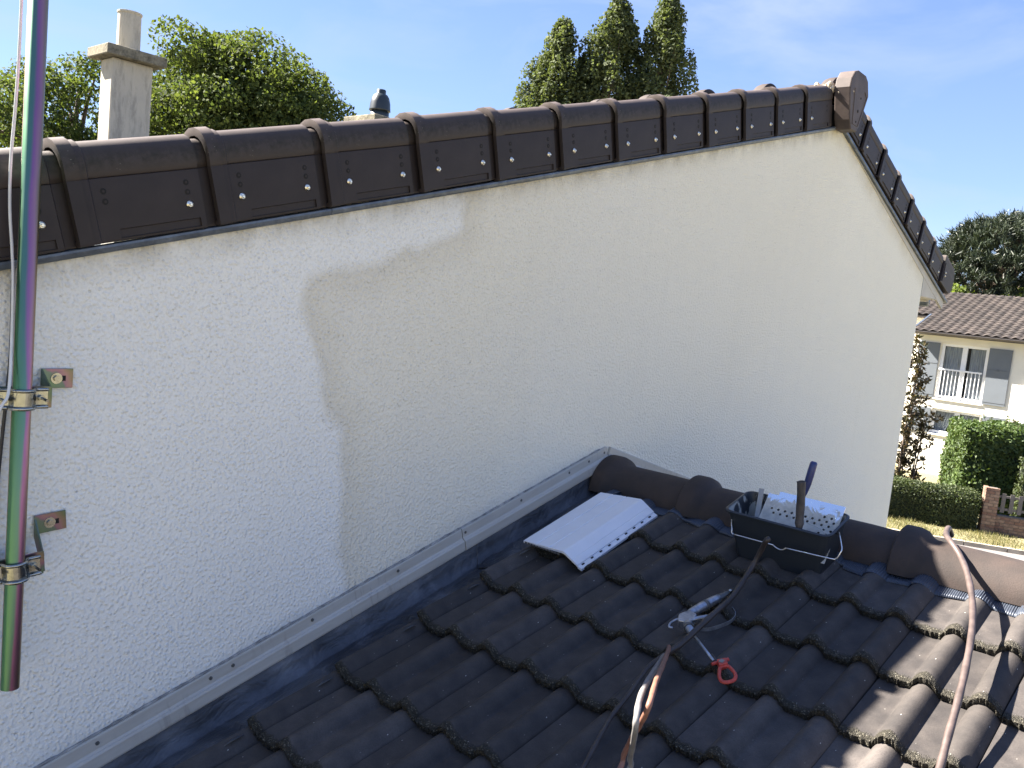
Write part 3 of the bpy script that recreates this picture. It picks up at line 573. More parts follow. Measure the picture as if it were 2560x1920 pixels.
# lead flashing strip between wall and tiles
def lead(y0, y1, lift, round_end):
    ny = int((y1-y0)/0.008); nx = 18; V = []
    for i in range(ny+1):
        y = y0+(y1-y0)*i/ny
        s = -y; base = min([n for n in NOSE if n >= s-1e-6] or [NOSE[-1]]); d = base-s       # distance up from the nose below
        prev = max([n for n in NOSE if n < s-1e-6] or [-0.3]); g = s-prev                     # distance down from the nose above
        lb = math.exp(-((g-0.050)/0.034)**2); lobe = 0.034*lb+0.010*max(0, 1-d/0.10)*0
        xe = -0.934+lobe+0.003*sin(y*23)
        if round_end:
            u_ = (y-y0)/0.075; 
            if u_ < 1: xe -= 0.0
        for k in range(nx+1):
            t = k/nx; x = -1.070+(xe+1.070)*t; yy = y
            if round_end: yy = y-(0 if i else 0)+ (0.055*(2*t-1.15)**2 if i == 0 else 0)*0
            surf = -0.084*d+0.012+0.028*lb
            z = (-0.035)*(1-t)**0.7+surf*t**1.6+0.0025*sin(y*17+t*5)*sin(t*pi)+0.0015*sin(y*51+t*9)+lift
            if t < 0.10: z += 0.10*(1-t/0.10)
            V.append([x, yy, z])
    if round_end:   # curl the lower edge into a rounded lap
        for i in range(0, 14):
            for k in range(nx+1):
                t = k/nx; f = (1-i/14); V[i*(nx+1)+k][1] += f*0.06*abs(2*t-0.95)**2.2
    W_ = nx+1; F = [(i*W_+k, i*W_+k+1, (i+1)*W_+k+1, (i+1)*W_+k) for i in range(ny) for k in range(nx)]
    me = new_mesh('lead_flashing', V, F, MT['lead'], True); o = link('lead_flashing', me, garage, gl_(RF)); so_ = o.modifiers.new('s', 'SOLIDIFY'); so_.thickness = 0.0025; so_.offset = -1
lead(-3.0, -0.395, 0.0, False); lead(-0.45, 0.30, 0.005, True)
# cover rail along the wall (two lengths on the left slope, one on the right)
def rail(fr, s0, s1, lift=0.0, name='cover_rail', zo=0.073):
    prof = [(0.0, 0.060), (-0.010, 0.060), (-0.0115, 0.056), (-0.0115, 0.024), (-0.015, 0.019), (-0.019, 0.017), (-0.022, 0.012), (-0.022, -0.020), (-0.020, -0.0255), (-0.014, -0.0255), (-0.0, -0.015)]
    m = MB(); m.loft([[Vector((s, y-lift, z*KW+zo+lift*0.3)) for y, z in prof] for s in np.linspace(s0, s1, 8)]); me = m.mesh(name, MT['rail']); fix_normals(me); return link(name, me, garage, gl_(fr))
WFr = frame(Vector((2.6144, WY, -0.8294)), Vector((cos(PHI), 0, sin(PHI))), Vector((0, 1, 0)), Vector((-sin(PHI), 0, cos(PHI))))
def su(x, z): return (x-2.6144)*cos(PHI)+(z+0.8294)*sin(PHI)
SJ = su(2.243*KW, -0.917*KW); SE = (2.979-2.6144)/cos(PHI)+0.02
ra = rail(WFr, -3.4, SJ, 0.0); rb = rail(WFr, SJ+0.003, SE, 0.0015)
WF2 = frame(Vector((2.979, WY, -0.652)), Vector((cos(PHI), 0, -sin(PHI))), Vector((0, 1, 0)), Vector((sin(PHI), 0, cos(PHI))))
rail(WF2, 0.0, 2.2, 0.001, zo=0.0)
mb = MB(); mb.tube([(0, -0.0015, 0), (0, 0.0015, 0)], 0.0052, 10); mb.tube([(0, -0.003, 0), (0, -0.001, 0)], 0.0032, 6); SM = mb.mesh('screw', MT['screw'])
for (x, z) in ((2.988, -.691), (2.856, -.73), (2.559, -.812), (2.257, -.903), (1.938, -.988), (1.587, -1.059), (1.326, -1.167), (1.256, -1.185), (0.943, -1.271), (0.5, -1.4), (3.095, -0.655)):
    s = su(x*KW, z*KW); par = rb if s > SJ else ra; link('screw', SM, par, Matrix.Translation((s, -0.0125, 0.112)))
# mastic bead, uneven, along the top of the rail
m = MB(); P = []; rr = []
for s in np.arange(-3.4, SE-0.02, 0.02): P.append((s, -0.003, 0.1315+random.uniform(-.001, .001))); rr.append(0.0028+random.uniform(0, .0022))
m.tube(P, rr, 6); m.obj('mastic_bead', simple('grey_mastic', (0.24, 0.24, 0.23), 0.9, var=0.8, vs=30), garage, mw=gl_(WFr))
# upper roof tiling behind the verge
ZS = 0.095
UL = frame(OL+Vector((0, 0.17, 0)), Vector((0, -1, 0)), Vector((cos(TL), 0, sin(TL))), Vector((-sin(TL), 0, cos(TL))))
UR = frame(OR+Vector((0, 0.17, 0)), Vector((0, 1, 0)), Vector((-cos(TR), 0, sin(TR))), Vector((sin(TR), 0, cos(TR))))
for k in range(-8, 12):
    for j in range(1, 9): link('roof_tile', TLo[(k+j) % 2], house, hl(UL @ Matrix.Translation((-j*TW, -0.08+k*LV, ZS+0.012))))
for k in range(0, 8):
    for j in range(0, 8): link('roof_tile', TLo[(k+j) % 2], house, hl(UR @ Matrix.Translation((j*TW, -0.28-k*LV, ZS+0.012))))

# ================================================================== OBJECTS ON THE LOWER ROOF
# ---- white board offcut
bd = thing('soffit_board', 'white grooved plastic board offcut lying on the lead and tiles beside the ridge', 'board', R(-0.8, -0.05, 0.04))
BI = Matrix.Translation(R(-0.8, -0.05, 0.04)).inverted()
def prof_board(seg0, seg1, y0, y1, name):
    (xa, za), (xb, zb) = seg0, seg1; th = 0.0075; d = Vector((xb-xa, 0, zb-za)).normalized(); nrm = Vector((-d.z, 0, d.x))
    def mk(y): return [R(xa, y, za)+RF.to_3x3() @ Vector((0, 0, 0)), R(xb, y, zb), R(xb-nrm.x*th, y, zb-nrm.z*th), R(xa-nrm.x*th, y, za-nrm.z*th)]
    return mk
Aw = -0.932; Zt = 0.046
lanes = [(-0.932, 0.047), (-0.879, 0.0475), (-0.876, 0.0445), (-0.873, 0.0475), (-0.824, 0.048), (-0.821, 0.045), (-0.818, 0.048), (-0.763, 0.0485), (-0.755, 0.045), (-0.728, 0.026), (-0.7265, 0.0235), (-0.7245, 0.0235), (-0.706, 0.010), (-0.7055, 0.0055), (-0.690, -0.001)]
def yend(x, lo):
    t = (x+0.932)/0.24
    return (-0.299+0.02*t) if lo else (0.168+0.03*min(1, t/0.7)-0.0)
m = MB()
top0 = [R(x, yend(x, 1), z) for x, z in lanes]; top1 = [R(x, yend(x, 0), z) for x, z in lanes]
dn = RF.to_3x3() @ Vector((0, 0, -0.0085))
bot0 = [p+dn for p in top0]; bot1 = [p+dn for p in top1]
ring0 = top0+bot0[::-1]; ring1 = top1+bot1[::-1]
m.loft([ring0, ring1]); me = m.mesh('panel', MT['pvc']); fix_normals(me); pn = link('panel', me, bd, BI)
for i in range(9):
    y = -0.255+i*0.052; m = MB(); m.box((-0.7035, y-0.006, 0.0012), (-0.6985, y+0.006, 0.0062), RF); m.obj('fixing_slot', MT['pvcs'], bd, mw=BI)
m = MB()
for i in range(13):
    x = -0.926+i*0.0135; z = 0.047; 
    if x > -0.765: break
    m.box((x, -0.2998, z-0.0075), (x+0.0105, -0.2990, z-0.0015), RF)
m.obj('open_cell', simple('board_cell_shadow', (0.10, 0.10, 0.10), 0.8), bd, mw=BI)

# ---- paint bucket
bx0, bx1, by0, by1 = -0.339, 0.014, 0.085, 0.255; BO = R(-0.17, 0.15, 0)
bk = thing('paint_bucket', 'dark rectangular paint bucket with wire handle on the roof ridge', 'bucket', BO); KI = Matrix.Translation(BO).inverted()
def rr_ring(x0, x1, y0, y1, z, r=0.022, n=5):
    P = []
    for cx, cy, a0 in ((x1-r, y0+r, -90), (x1-r, y1-r, 0), (x0+r, y1-r, 90), (x0+r, y0+r, 180)):
        for k in range(n+1): a = radians(a0+90*k/n); P.append(R(cx+r*cos(a), cy+r*sin(a), z))
    return P
def sh(t, e, z, r=0.022): # t: 0 bottom..1 rim, e: outward offset
    dx = 0.032*(1-t); dy = 0.007*(1-t); return rr_ring(bx0+dx-e, bx1-dx+e, by0+dy-e, by1-dy+e, z, r+max(e, 0))
m = MB(); zb = -0.010; zt = 0.165
outer = [sh(0.0, -0.004, zb), sh(0.02, 0, zb+0.005), sh(0.9, 0, 0.150), sh(0.91, 0.002, 0.151), sh(0.93, 0.002, 0.156), sh(0.94, 0.008, 0.157), sh(1.0, 0.008, 0.1635), sh(1.0, 0.006, zt), sh(1.0, 0.000, zt+0.0012)]
m.loft(outer, caps=False); m.add(outer[0], [tuple(range(len(outer[0])))])
inn = [sh(1.0, 0.0, zt+0.0012), sh(0.98, -0.003, 0.160), sh(0.05, -0.003, zb+0.006)]
n_out = len(m.V); m.loft(inn, caps=False); m.add(inn[-1], [tuple(range(len(inn[-1])))])
me = m.mesh('body', MT['bucket']); at = me.attributes.new('inside', 'FLOAT', 'POINT'); at.data.foreach_set('value', [0.0 if i < n_out+len(inn[0]) else 1.0 for i in range(len(m.V))])
me.polygons.foreach_set('use_smooth', [True]*len(me.polygons)); me.set_sharp_from_angle(angle=radians(35)); link('body', me, bk, KI)
P = [(-0.291, 0.076, 0.150), (-0.303, 0.060, 0.112), (-0.302, 0.055, 0.102), (-0.295, 0.054, 0.0975), (-0.282, 0.054, 0.097), (-0.164, 0.055, 0.098), (-0.154, 0.055, 0.097), (-0.143, 0.054, 0.092), (-0.130, 0.053, 0.0895), (-0.119, 0.053, 0.092), (-0.110, 0.055, 0.0985), (-0.100, 0.055, 0.100), (0.036, 0.057, 0.106), (0.048, 0.058, 0.1085), (0.056, 0.060, 0.115), (0.061, 0.066, 0.130), (0.024, 0.150, 0.150)]
P = [(-0.342, 0.150, 0.150), (-0.316, 0.082, 0.126)]+P[1:-1]+[(0.060, 0.080, 0.140), (0.022, 0.152, 0.150)]
m = MB(); m.tube([R(*p) for p in smooth_path([Vector(p) for p in P], 3)], 0.0021, 8); m.obj('handle', MT['steelw'], bk, smooth=True, mw=KI)
m = MB()
for x in (bx0-0.004, bx1+0.002): m.tube([R(x-0.004, 0.150, 0.150), R(x+0.006, 0.150, 0.150)], 0.008, 10)
m.obj('handle_pivot', MT['blackp'], bk, mw=KI)
# ---- perforated grid standing in the bucket
gO = R(-0.12, 0.2, 0.1); gd = thing('paint_grid', 'perforated metal roller grid smeared with cream paint standing inside the bucket', 'grid', gO)
xl, xr = -0.262, 0.000
def G(u, v):   # u across 0..1, v down 0..1: from above the back rim to low at the front
    y = 0.262-0.165*v; z = 0.186-0.130*v; return RF @ Vector((xl+(xr-xl)*u, y, z))
m = MB(); NU, NV = 22, 14; holes = {(i, j) for i in range(2, NU-1) for j in (3, 4, 5, 6, 7) if (i+j) % 2 == 0 and (j in (4, 5) or i > 16)}
for i in range(NU):
    for j in range(NV):
        if j == 0 and i in (0, 1, 2): continue
        a, b, c2, d = G(i/NU, j/NV), G((i+1)/NU, j/NV), G((i+1)/NU, (j+1)/NV), G(i/NU, (j+1)/NV)
        if (i, j) in holes:
            ct = (a+b+c2+d)/4; ex = (b-a)*0.5; ey = (d-a)*0.5; sq = [a, (a+b)/2, b, (b+c2)/2, c2, (c2+d)/2, d, (d+a)/2]
            rad = 0.0045; hx = ex.normalized(); hy = ey.normalized()
            ang = [225, 270, 315, 0, 45, 90, 135, 180]; ho = [ct+hx*rad*cos(radians(t))+hy*rad*sin(radians(t)) for t in ang]
            m.add(sq+ho, [(k, (k+1) % 8, 8+(k+1) % 8, 8+k) for k in range(8)])
        else: m.add([a, b, c2, d], [(0, 1, 2, 3)])
me = m.mesh('plate', MT['grid']); 
GIv = Matrix.Translation(gO).inverted()
me.transform(RF.inverted()); o = link('plate', me, gd, GIv @ RF); so_ = o.modifiers.new('s', 'SOLIDIFY'); so_.thickness = 0.0015
m = MB(); e = [G(1, 0.25)+Vector((0, 0, 0.001)), G(0.93, 0.5), G(0.9, 0.95)]; m.tube(smooth_path([G(0.6, 0.42), G(0.80, 0.46), G(0.885, 0.55), G(0.90, 0.7), G(0.90, 0.98)], 5), 0.0022, 6)
m.obj('pressed_rib', MT['grid'], gd, mw=GIv)
# ---- tools in the bucket
def tool(name, label, cat, pts, rads, mats, extra=None, flat=1.0):
    o = thing(name, label, cat, R(*pts[0])); inv = Matrix.Translation(R(*pts[0])).inverted(); m = MB(); P = [R(*p) for p in pts]; m.tube(P, rads, 14); q = m.obj('handle', mats, o, smooth=True, mw=inv); return o, inv
o, inv = tool('roller_handle', 'black grubby hollow roller handle leaning on the front rim of the bucket', 'handle',
    [(-0.084, 0.098, 0.150), (-0.086, 0.099, 0.163), (-0.089, 0.106, 0.172), (-0.091, 0.112, 0.185), (-0.093, 0.122, 0.225), (-0.096, 0.132, 0.268), (-0.099, 0.139, 0.298), (-0.100, 0.141, 0.303)], [0.006, 0.011, 0.0145, 0.013, 0.0138, 0.0130, 0.0138, 0.0148], MT['rubber'])
m = MB(); m.tube([R(-0.100, 0.141, 0.3032), R(-0.1002, 0.1412, 0.3045)], 0.0095, 14); m.obj('socket', MT['hole'], o, mw=inv)
o, inv = tool('brush_handle', 'blue paint brush handle rising from the back of the bucket', 'brush',
    [(-0.150, 0.250, 0.150), (-0.146, 0.262, 0.185), (-0.142, 0.270, 0.205), (-0.137, 0.278, 0.235), (-0.131, 0.290, 0.275), (-0.127, 0.298, 0.300), (-0.126, 0.300, 0.306)], [0.004, 0.006, 0.009, 0.0125, 0.0130, 0.0125, 0.009], MT['blue'])
o = thing('stirring_stick', 'flat grey stirring stick propped in the left corner of the bucket', 'stick', R(-0.25, 0.15, 0.1)); inv = Matrix.Translation(R(-0.25, 0.15, 0.1)).inverted()
a = Vector((-0.262, 0.135, 0.06)); b = Vector((-0.287, 0.245, 0.190)); d = (b-a).normalized(); sx = d.cross(Vector((0, 0.4, -1))).normalized()*0.0085; sn = d.cross(sx).normalized()*0.003
m = MB(); m.loft([[R(*(p+sx+sn)), R(*(p-sx+sn)), R(*(p-sx-sn)), R(*(p+sx-sn))] for p in (a, b)]); m.obj('blade', simple('paint_grey_stick', (0.30, 0.30, 0.29), 0.7, vs=60), o, bevel=0.001, mw=inv)

# ---- airless spray gun
gnO = R(-0.19, -0.38, 0.02); gn = thing('spray_gun', 'metal airless spray gun with red tip guard lying on the tiles', 'spray gun', gnO); gi = Matrix.Translation(gnO).inverted()
def tb(name, pts, r, mat, n=12, par=None, sm=True):
    m = MB(); m.tube([R(*p) for p in pts], r, n); return m.obj(name, mat, par or gn, smooth=sm, mw=gi if par is None else None)
tb('grip', [(-0.216, -0.372, 0.045), (-0.212, -0.360, 0.047), (-0.203, -0.318, 0.046), (-0.193, -0.262, 0.043), (-0.188, -0.241, 0.042), (-0.187, -0.236, 0.042)], [0.010, 0.0125, 0.0145, 0.0140, 0.0125, 0.008], MT['gun'])
tb('hose_connector', [(-0.187, -0.238, 0.042), (-0.184, -0.222, 0.042), (-0.1838, -0.2219, 0.042), (-0.181, -0.205, 0.042), (-0.1808, -0.2049, 0.042), (-0.177, -0.180, 0.042)], [0.0105, 0.0105, 0.008, 0.008, 0.006, 0.006], MT['screw'], 6, sm=False)
tb('packing_nut', [(-0.1995, -0.3045, 0.046), (-0.1975, -0.2945, 0.0455)], 0.0158, MT['screw'], 16)
tb('fluid_tube', [(-0.226, -0.392, 0.036), (-0.218, -0.33, 0.034), (-0.203, -0.262, 0.034), (-0.190, -0.226, 0.038)], 0.0035, MT['screw'], 8)
tb('retaining_nut', [(-0.1835, -0.427, 0.047), (-0.1765, -0.4335, 0.047)], 0.0165, MT['screw'], 8, sm=False)
tb('swivel_ring', [(-0.1785, -0.196, 0.042), (-0.177, -0.187, 0.042)], 0.0085, MT['chrome'], 8, sm=False)
m = MB(); hp = [(-0.231, -0.400), (-0.222, -0.378), (-0.206, -0.366), (-0.186, -0.372), (-0.180, -0.402), (-0.194, -0.424), (-0.216, -0.430)]
m.loft([[R(x, y, 0.034) for x, y in hp], [R(x, y, 0.058) for x, y in hp]]); m.obj('head', MT['gun'], gn, bevel=0.003, mw=gi)
tb('hook', smooth_path([(-0.218, -0.408, 0.05), (-0.229, -0.420, 0.048), (-0.238, -0.436, 0.042), (-0.236, -0.446, 0.036), (-0.226, -0.442, 0.034)], 4), 0.0036, MT['gun'], 8)
tb('nozzle_body', [(-0.199, -0.411, 0.046), (-0.190, -0.420, 0.047), (-0.1899, -0.4201, 0.047), (-0.178, -0.432, 0.047), (-0.177, -0.433, 0.047), (-0.165, -0.443, 0.046), (-0.156, -0.450, 0.046)], [0.011, 0.013, 0.015, 0.015, 0.012, 0.0125, 0.007], MT['gun'], 14)
tb('extension_tube', [(-0.157, -0.449, 0.046), (-0.110, -0.480, 0.044), (-0.050, -0.519, 0.040)], 0.0042, MT['gun'])
tb('needle_housing', [(-0.068, -0.497, 0.040), (-0.048, -0.512, 0.040), (-0.038, -0.520, 0.040)], [0.003, 0.004, 0.0045], MT['rubber'])
tb('trigger', [(-0.188, -0.404, 0.052), (-0.178, -0.388, 0.054), (-0.160, -0.362, 0.052), (-0.153, -0.350, 0.05)], [0.007, 0.0065, 0.0075, 0.005], MT['gun'], 6)
m = MB(); gp = smooth_path([(-0.176, -0.404, 0.030), (-0.160, -0.392, 0.026), (-0.140, -0.366, 0.022), (-0.118, -0.318, 0.022), (-0.112, -0.288, 0.024), (-0.118, -0.268, 0.028), (-0.135, -0.256, 0.033)], 5)
m.loft([[R(p.x, p.y, p.z+0.006), R(p.x+0.001, p.y, p.z+0.006), R(p.x+0.001, p.y, p.z-0.006), R(p.x, p.y, p.z-0.006)] for p in gp]); m.obj('trigger_guard', MT['gun'], gn, mw=gi)
rg_ = thing('tip', '', ''); bpy.data.objects.remove(rg_)
m = MB(); m.tube([R(-0.046, -0.535, 0.040), R(-0.020, -0.490, 0.040)], [0.0048, 0.0052], 10); nk = [(-0.039, -0.520), (-0.024, -0.500), (-0.008, -0.517), (-0.020, -0.540)]
m.loft([[R(x, y, 0.032) for x, y in nk], [R(x, y, 0.050) for x, y in nk]])
ring = [Vector((-0.021, -0.536, 0.041)), Vector((-0.010, -0.561, 0.039)), Vector((0.004, -0.578, 0.037)), Vector((0.019, -0.577, 0.036)), Vector((0.031, -0.556, 0.036)), Vector((0.025, -0.537, 0.038)), Vector((0.005, -0.523, 0.040)), Vector((-0.010, -0.520, 0.041))]
rp = smooth_path(ring+[ring[0]], 4); m.tube([R(*p) for p in rp], 0.0052, 8); m.obj('tip_guard', MT['red'], gn, smooth=False, bevel=0.0008, mw=gi, label='red tip guard with paint splashes')
m = MB(); m.box((-0.030, -0.527, 0.0505), (-0.019, -0.513, 0.0515), RF); m.obj('paint_blot', MT['hosewh'], gn, mw=gi)
# ---- hoses
def hose(name, label, pts, r, m_, frame_=True, n=10, sub=8):
    P = [R(*p) for p in smooth_path([Vector(p) for p in pts], sub)]; o0 = P[0].copy(); P = [p-o0 for p in P]; rad = [r*(1+0.05*sin(i*0.9)) for i in range(len(P))]
    mb = MB(); mb.tube(P, rad, n); me = mb.mesh(name, m_, True); fix_normals(me); o = link(name, me, None, Matrix.Translation(o0), label=label, category='hose', group='hoses on the lower roof'); return o
hose('paint_hose', 'dull brown hose running from the bucket down across the spray gun', [(-0.120, -0.045, 0.175), (-0.126, -0.052, 0.17), (-0.150, -0.040, 0.12), (-0.168, -0.075, 0.065), (-0.152, -0.223, 0.05), (-0.139, -0.345, 0.068), (-0.141, -0.455, 0.066), (-0.154, -0.521, 0.05), (-0.172, -0.585, 0.04)], 0.0085, MT['hosedk'])
hose('paint_hose', 'thin dark hose trailing to the lower edge, left of the orange one', [(-0.152, -0.52, 0.05), (-0.163, -0.573, 0.05), (-0.174, -0.651, 0.045), (-0.157, -0.772, 0.04), (-0.142, -0.865, 0.045), (-0.119, -0.946, 0.05), (-0.087, -1.061, 0.05), (-0.04, -1.25, 0.05)], 0.0065, MT['hosedk'])
hose('paint_hose', 'orange hose loop with a sunlit stretch rising in front of the tiles', [(-0.178, -0.54, 0.045), (-0.162, -0.566, 0.06), (-0.094, -0.687, 0.13), (0.001, -0.853, 0.235), (0.071, -0.978, 0.31), (0.117, -1.065, 0.345), (0.122, -1.091, 0.33), (0.083, -1.062, 0.26), (0.037, -1.029, 0.18), (0.01, -1.025, 0.12), (0.01, -1.052, 0.09), (0.01, -1.2, 0.07)], 0.0062, MT['hoseor'])
hose('paint_hose', 'pale grey hose beside the orange one, its middle lit white by the sun', [(-0.16, -0.59, 0.045), (-0.14, -0.624, 0.08), (-0.061, -0.781, 0.17), (0.039, -0.969, 0.285), (0.101, -1.084, 0.345), (0.134, -1.142, 0.36), (0.133, -1.148, 0.33), (0.097, -1.109, 0.25), (0.068, -1.082, 0.18), (0.056, -1.08, 0.13), (0.06, -1.25, 0.09)], 0.0066, MT['hosewh'])
hose('paint_hose', 'reddish brown hose arching over the ridge and down the sunlit tiles', [(0.245, 0.56, 0.02), (0.250, 0.50, 0.075), (0.263, 0.430, 0.085), (0.300, 0.350, 0.105), (0.339, 0.30, 0.095), (0.385, 0.205, 0.095), (0.436, 0.065, 0.095), (0.478, -0.098, 0.10), (0.508, -0.261, 0.10), (0.525, -0.382, 0.088), (0.539, -0.51, 0.07), (0.550, -0.605, 0.055), (0.56, -0.75, 0.045), (0.57, -1.0, 0.045)], 0.0092, MT['hosebr'])

# ================================================================== ANTENNA MAST
mx_, my_ = 0.669, -0.180
ms_ = thing('antenna_mast', 'iridescent green and pink chromated steel mast clamped to the wall at left', 'mast', (mx_, my_, -0.966))
m = MB(); n = 48; r = 0.0188
m.loft([[Vector((q_*cos(2*pi*k/n), q_*sin(2*pi*k/n), z)) for k in range(n)] for z, q_ in ((0, r), (2.6, r), (2.6, r-0.0018), (0, r-0.0018), (0, r))], caps=False)
m.obj('tube', MT['chrom'], ms_, smooth=False, bevel=0).data.polygons.foreach_set('use_smooth', [True]*(4*n))
def bracket(z, drop, tilt, name_label):
    b = link('wall_bracket', None, ms_, Matrix.Translation((0, 0, z+0.966)), label=name_label)
    wy = 0.077; R_ = Matrix.Rotation(tilt, 4, 'Y')
    m = MB(); m.box((0.0632, wy-0.004, -0.022), (0.131, wy-0.0005, 0.022), R_); m.obj('wall_plate', MT['chromp'], b, bevel=0.0008)
    m = MB(); arm = [Vector((0.0625, wy-0.002, 0.022)), Vector((0.0625, wy-0.002, -0.022)), Vector((0.0640, 0.021, -0.024-drop)), Vector((0.0640, 0.021, 0.020-drop))]
    m.loft([arm, [v+Vector((0.0028, 0, 0)) for v in arm]]); m.obj('arm', MT['chromp'], b)
    Z = Matrix.Translation((0, 0, -drop)) @ R_
    m = MB(); m.box((-0.10, 0.0165, -0.024), (0.0665, 0.0205, 0.024), Z); m.obj('back_plate', MT['chromp'], b, bevel=0.001)
    P = [(-0.085, 0.004), (-0.030, 0.004), (-0.0235, -0.003), (-0.0165, -0.0150), (0, -0.0215), (0.0165, -0.0150), (0.0235, -0.003), (0.030, 0.004), (0.053, 0.004)]
    P = [(p.x, p.y) for p in smooth_path([Vector((a_, b_, 0)) for a_, b_ in P], 4)]
    m = MB(); m.loft([[Z @ Vector((x, y, 0.018)), Z @ Vector((x, y, -0.018)), Z @ Vector((x, y+0.002, -0.018)), Z @ Vector((x, y+0.002, 0.018))] for x, y in P]); m.obj('strap', MT['chrome'], b, smooth=False)
    for zz in (0.019, -0.019):
        m = MB(); m.tube([Z @ Vector((x, y-0.003, zz)) for x, y in P], 0.0042, 8); m.obj('strap_rolled_edge', MT['chrome'], b, smooth=True)
    for x in (-0.040, 0.040):
        m = MB(); m.tube([Z @ Vector(v) for v in ((x, 0.004, 0), (x, -0.003, 0))], 0.0072, 6); m.tube([Z @ Vector(v) for v in ((x, -0.003, 0), (x+0.002, -0.026, -0.002))], 0.0032, 10); m.obj('clamp_bolt', MT['chrome'], b)
    m = MB(); m.tube([R_ @ Vector(v) for v in ((0.095, wy-0.004, 0), (0.095, wy-0.006, 0))], 0.0125, 16); m.tube([R_ @ Vector(v) for v in ((0.095, wy-0.006, 0), (0.095, wy-0.011, 0))], 0.0072, 6); m.obj('wall_bolt', MT['chrome'], b)
    m = MB(); m.box((0.099, wy-0.0046, -0.006), (0.115, wy-0.0041, 0.006), R_); m.obj('slot', MT['hole'], b, bevel=0.002)
bracket(-0.289, 0.033, 0.0, 'upper bracket, pinkish plate'); bracket(-0.632, 0.068, -0.09, 'lower bracket, tilted grey plate')
def cable(name, label, P, r, m_):
    P = smooth_path([Vector(p) for p in P], 8); o0 = P[0].copy(); mb = MB(); mb.tube([p-o0 for p in P], r, 8); me = mb.mesh(name, m_, True); return link(name, me, None, Matrix.Translation(o0), label=label, category='cable')
cable('coaxial_cable', 'white coaxial cable hanging down beside the mast and crossing the upper clamp', [(0.650, -0.150, 1.5), (0.648, -0.150, 0.9), (0.648, -0.150, 0.45), (0.645, -0.150, 0.29), (0.640, -0.150, 0.17), (0.641, -0.152, 0.074), (0.646, -0.158, -0.007), (0.647, -0.168, -0.073), (0.645, -0.180, -0.198), (0.634, -0.208, -0.300), (0.620, -0.215, -0.330), (0.600, -0.213, -0.375), (0.560, -0.20, -0.47), (0.5, -0.17, -0.7)], 0.0032, MT['coax'])
cable('earth_cable', 'thin dark cable running down the wall behind the mast', [(0.667, -0.108, 0.0), (0.667, -0.108, -0.092), (0.668, -0.108, -0.222), (0.664, -0.108, -0.315), (0.65, -0.108, -0.57), (0.63, -0.108, -1.15)], 0.004, MT['cabdk'])

# ================================================================== CHIMNEYS ON THE ROOF BEHIND
def chim(loc, w, d, z0, z1, rot, slabw, slabd, slabt):
    Tm = Matrix.Translation(loc) @ Matrix.Rotation(rot, 4, 'Z'); return Tm
ch = thing('chimney', 'tall rendered chimney with lichened slab and single round pot, at left', 'chimney', (5.375, 10.18, 1.18))
m = MB(); m.box((-0.28, -0.195, -0.3), (0.28, 0.195, 1.46)); m.obj('stack', MT['chim'], ch, bevel=0.03)
m = MB(); m.box((-0.41, -0.33, 1.462), (0.41, 0.33, 1.600)); m.obj('slab', MT['conc'], ch, bevel=0.015)
m = MB(); n = 24; m.loft([[Vector((r*cos(2*pi*k/n), r*sin(2*pi*k/n), z)) for k in range(n)] for r, z in ((0.158, 1.59), (0.154, 1.61), (0.150, 2.10), (0.162, 2.11), (0.163, 2.135), (0.130, 2.137), (0.120, 1.75))]); m.obj('pot', MT['chim'], ch, smooth=False, bevel=0.003)
c2 = thing('chimney', 'low chimney slab topped by a black ribbed plastic cowl, right of the big tree', 'chimney', (6.05, 5.45, 0.6))
m = MB(); m.box((-0.20, -0.20, -0.2), (0.20, 0.20, 0.99)); m.obj('stack', MT['chim'], c2, bevel=0.01)
m = MB(); m.box((-0.27, -0.27, 0.992), (0.27, 0.27, 1.14)); m.obj('slab', MT['conc'], c2, bevel=0.01)
m = MB(); n = 28; m.loft([[Vector((r*cos(2*pi*k/n), r*sin(2*pi*k/n), z)) for k in range(n)] for r, z in [(r_*0.86, 1.135+(z_-0.95)*0.86) for r_, z_ in ((0.122, 0.95), (0.120, 0.98), (0.118, 1.065), (0.104, 1.068), (0.104, 1.075), (0.136, 1.072), (0.134, 1.085), (0.125, 1.17), (0.108, 1.235), (0.085, 1.27), (0.062, 1.283), (0.060, 1.287), (0.060, 1.325), (0.052, 1.335), (0.0, 1.337))]], caps=False)
m.obj('cowl', simple('black_cowl_plastic', (0.02, 0.028, 0.032), 0.38), c2, smooth=True)

# ================================================================== TREES
def leaf_quads(P, Nn, size, aspect, rs=0.35):
    n = len(P); Nn = Nn/np.linalg.norm(Nn, axis=1)[:, None]; a = rng.normal(size=(n, 3)); t = np.cross(Nn, a); t /= np.linalg.norm(t, axis=1)[:, None]; b = np.cross(Nn, t)
    s = size*rng.uniform(1-rs, 1+rs, n)[:, None]; V = np.empty((n, 4, 3)); w = s*aspect*0.5; l = s*0.5
    V[:, 0] = P-t*l; V[:, 1] = P+b*w; V[:, 2] = P+t*l; V[:, 3] = P-b*w; return V
def clump_leaves(clumps, per, size, aspect, up=0.3, shell=0.55, rnd=0.75, dropf=0.0):
    A = []; 
    for (c, r) in clumps:
        r = np.array(r, float); vol = (r.prod())**(2/3.); n = max(8, int(per*vol)); d = rng.normal(size=(n, 3)); d /= np.linalg.norm(d, axis=1)[:, None]
        d[:, 2] = np.where(rng.random(n) < 0.35, np.abs(d[:, 2]), d[:, 2]); rad = (shell+(1.12-shell)*rng.random(n)**0.6)[:, None]
        P = np.array(c)+d*r*rad; Nn = d*0.7+rng.normal(size=(n, 3))*rnd+np.array([0, 0, up]); A.append(leaf_quads(P, Nn, size, aspect))
    return np.concatenate(A)
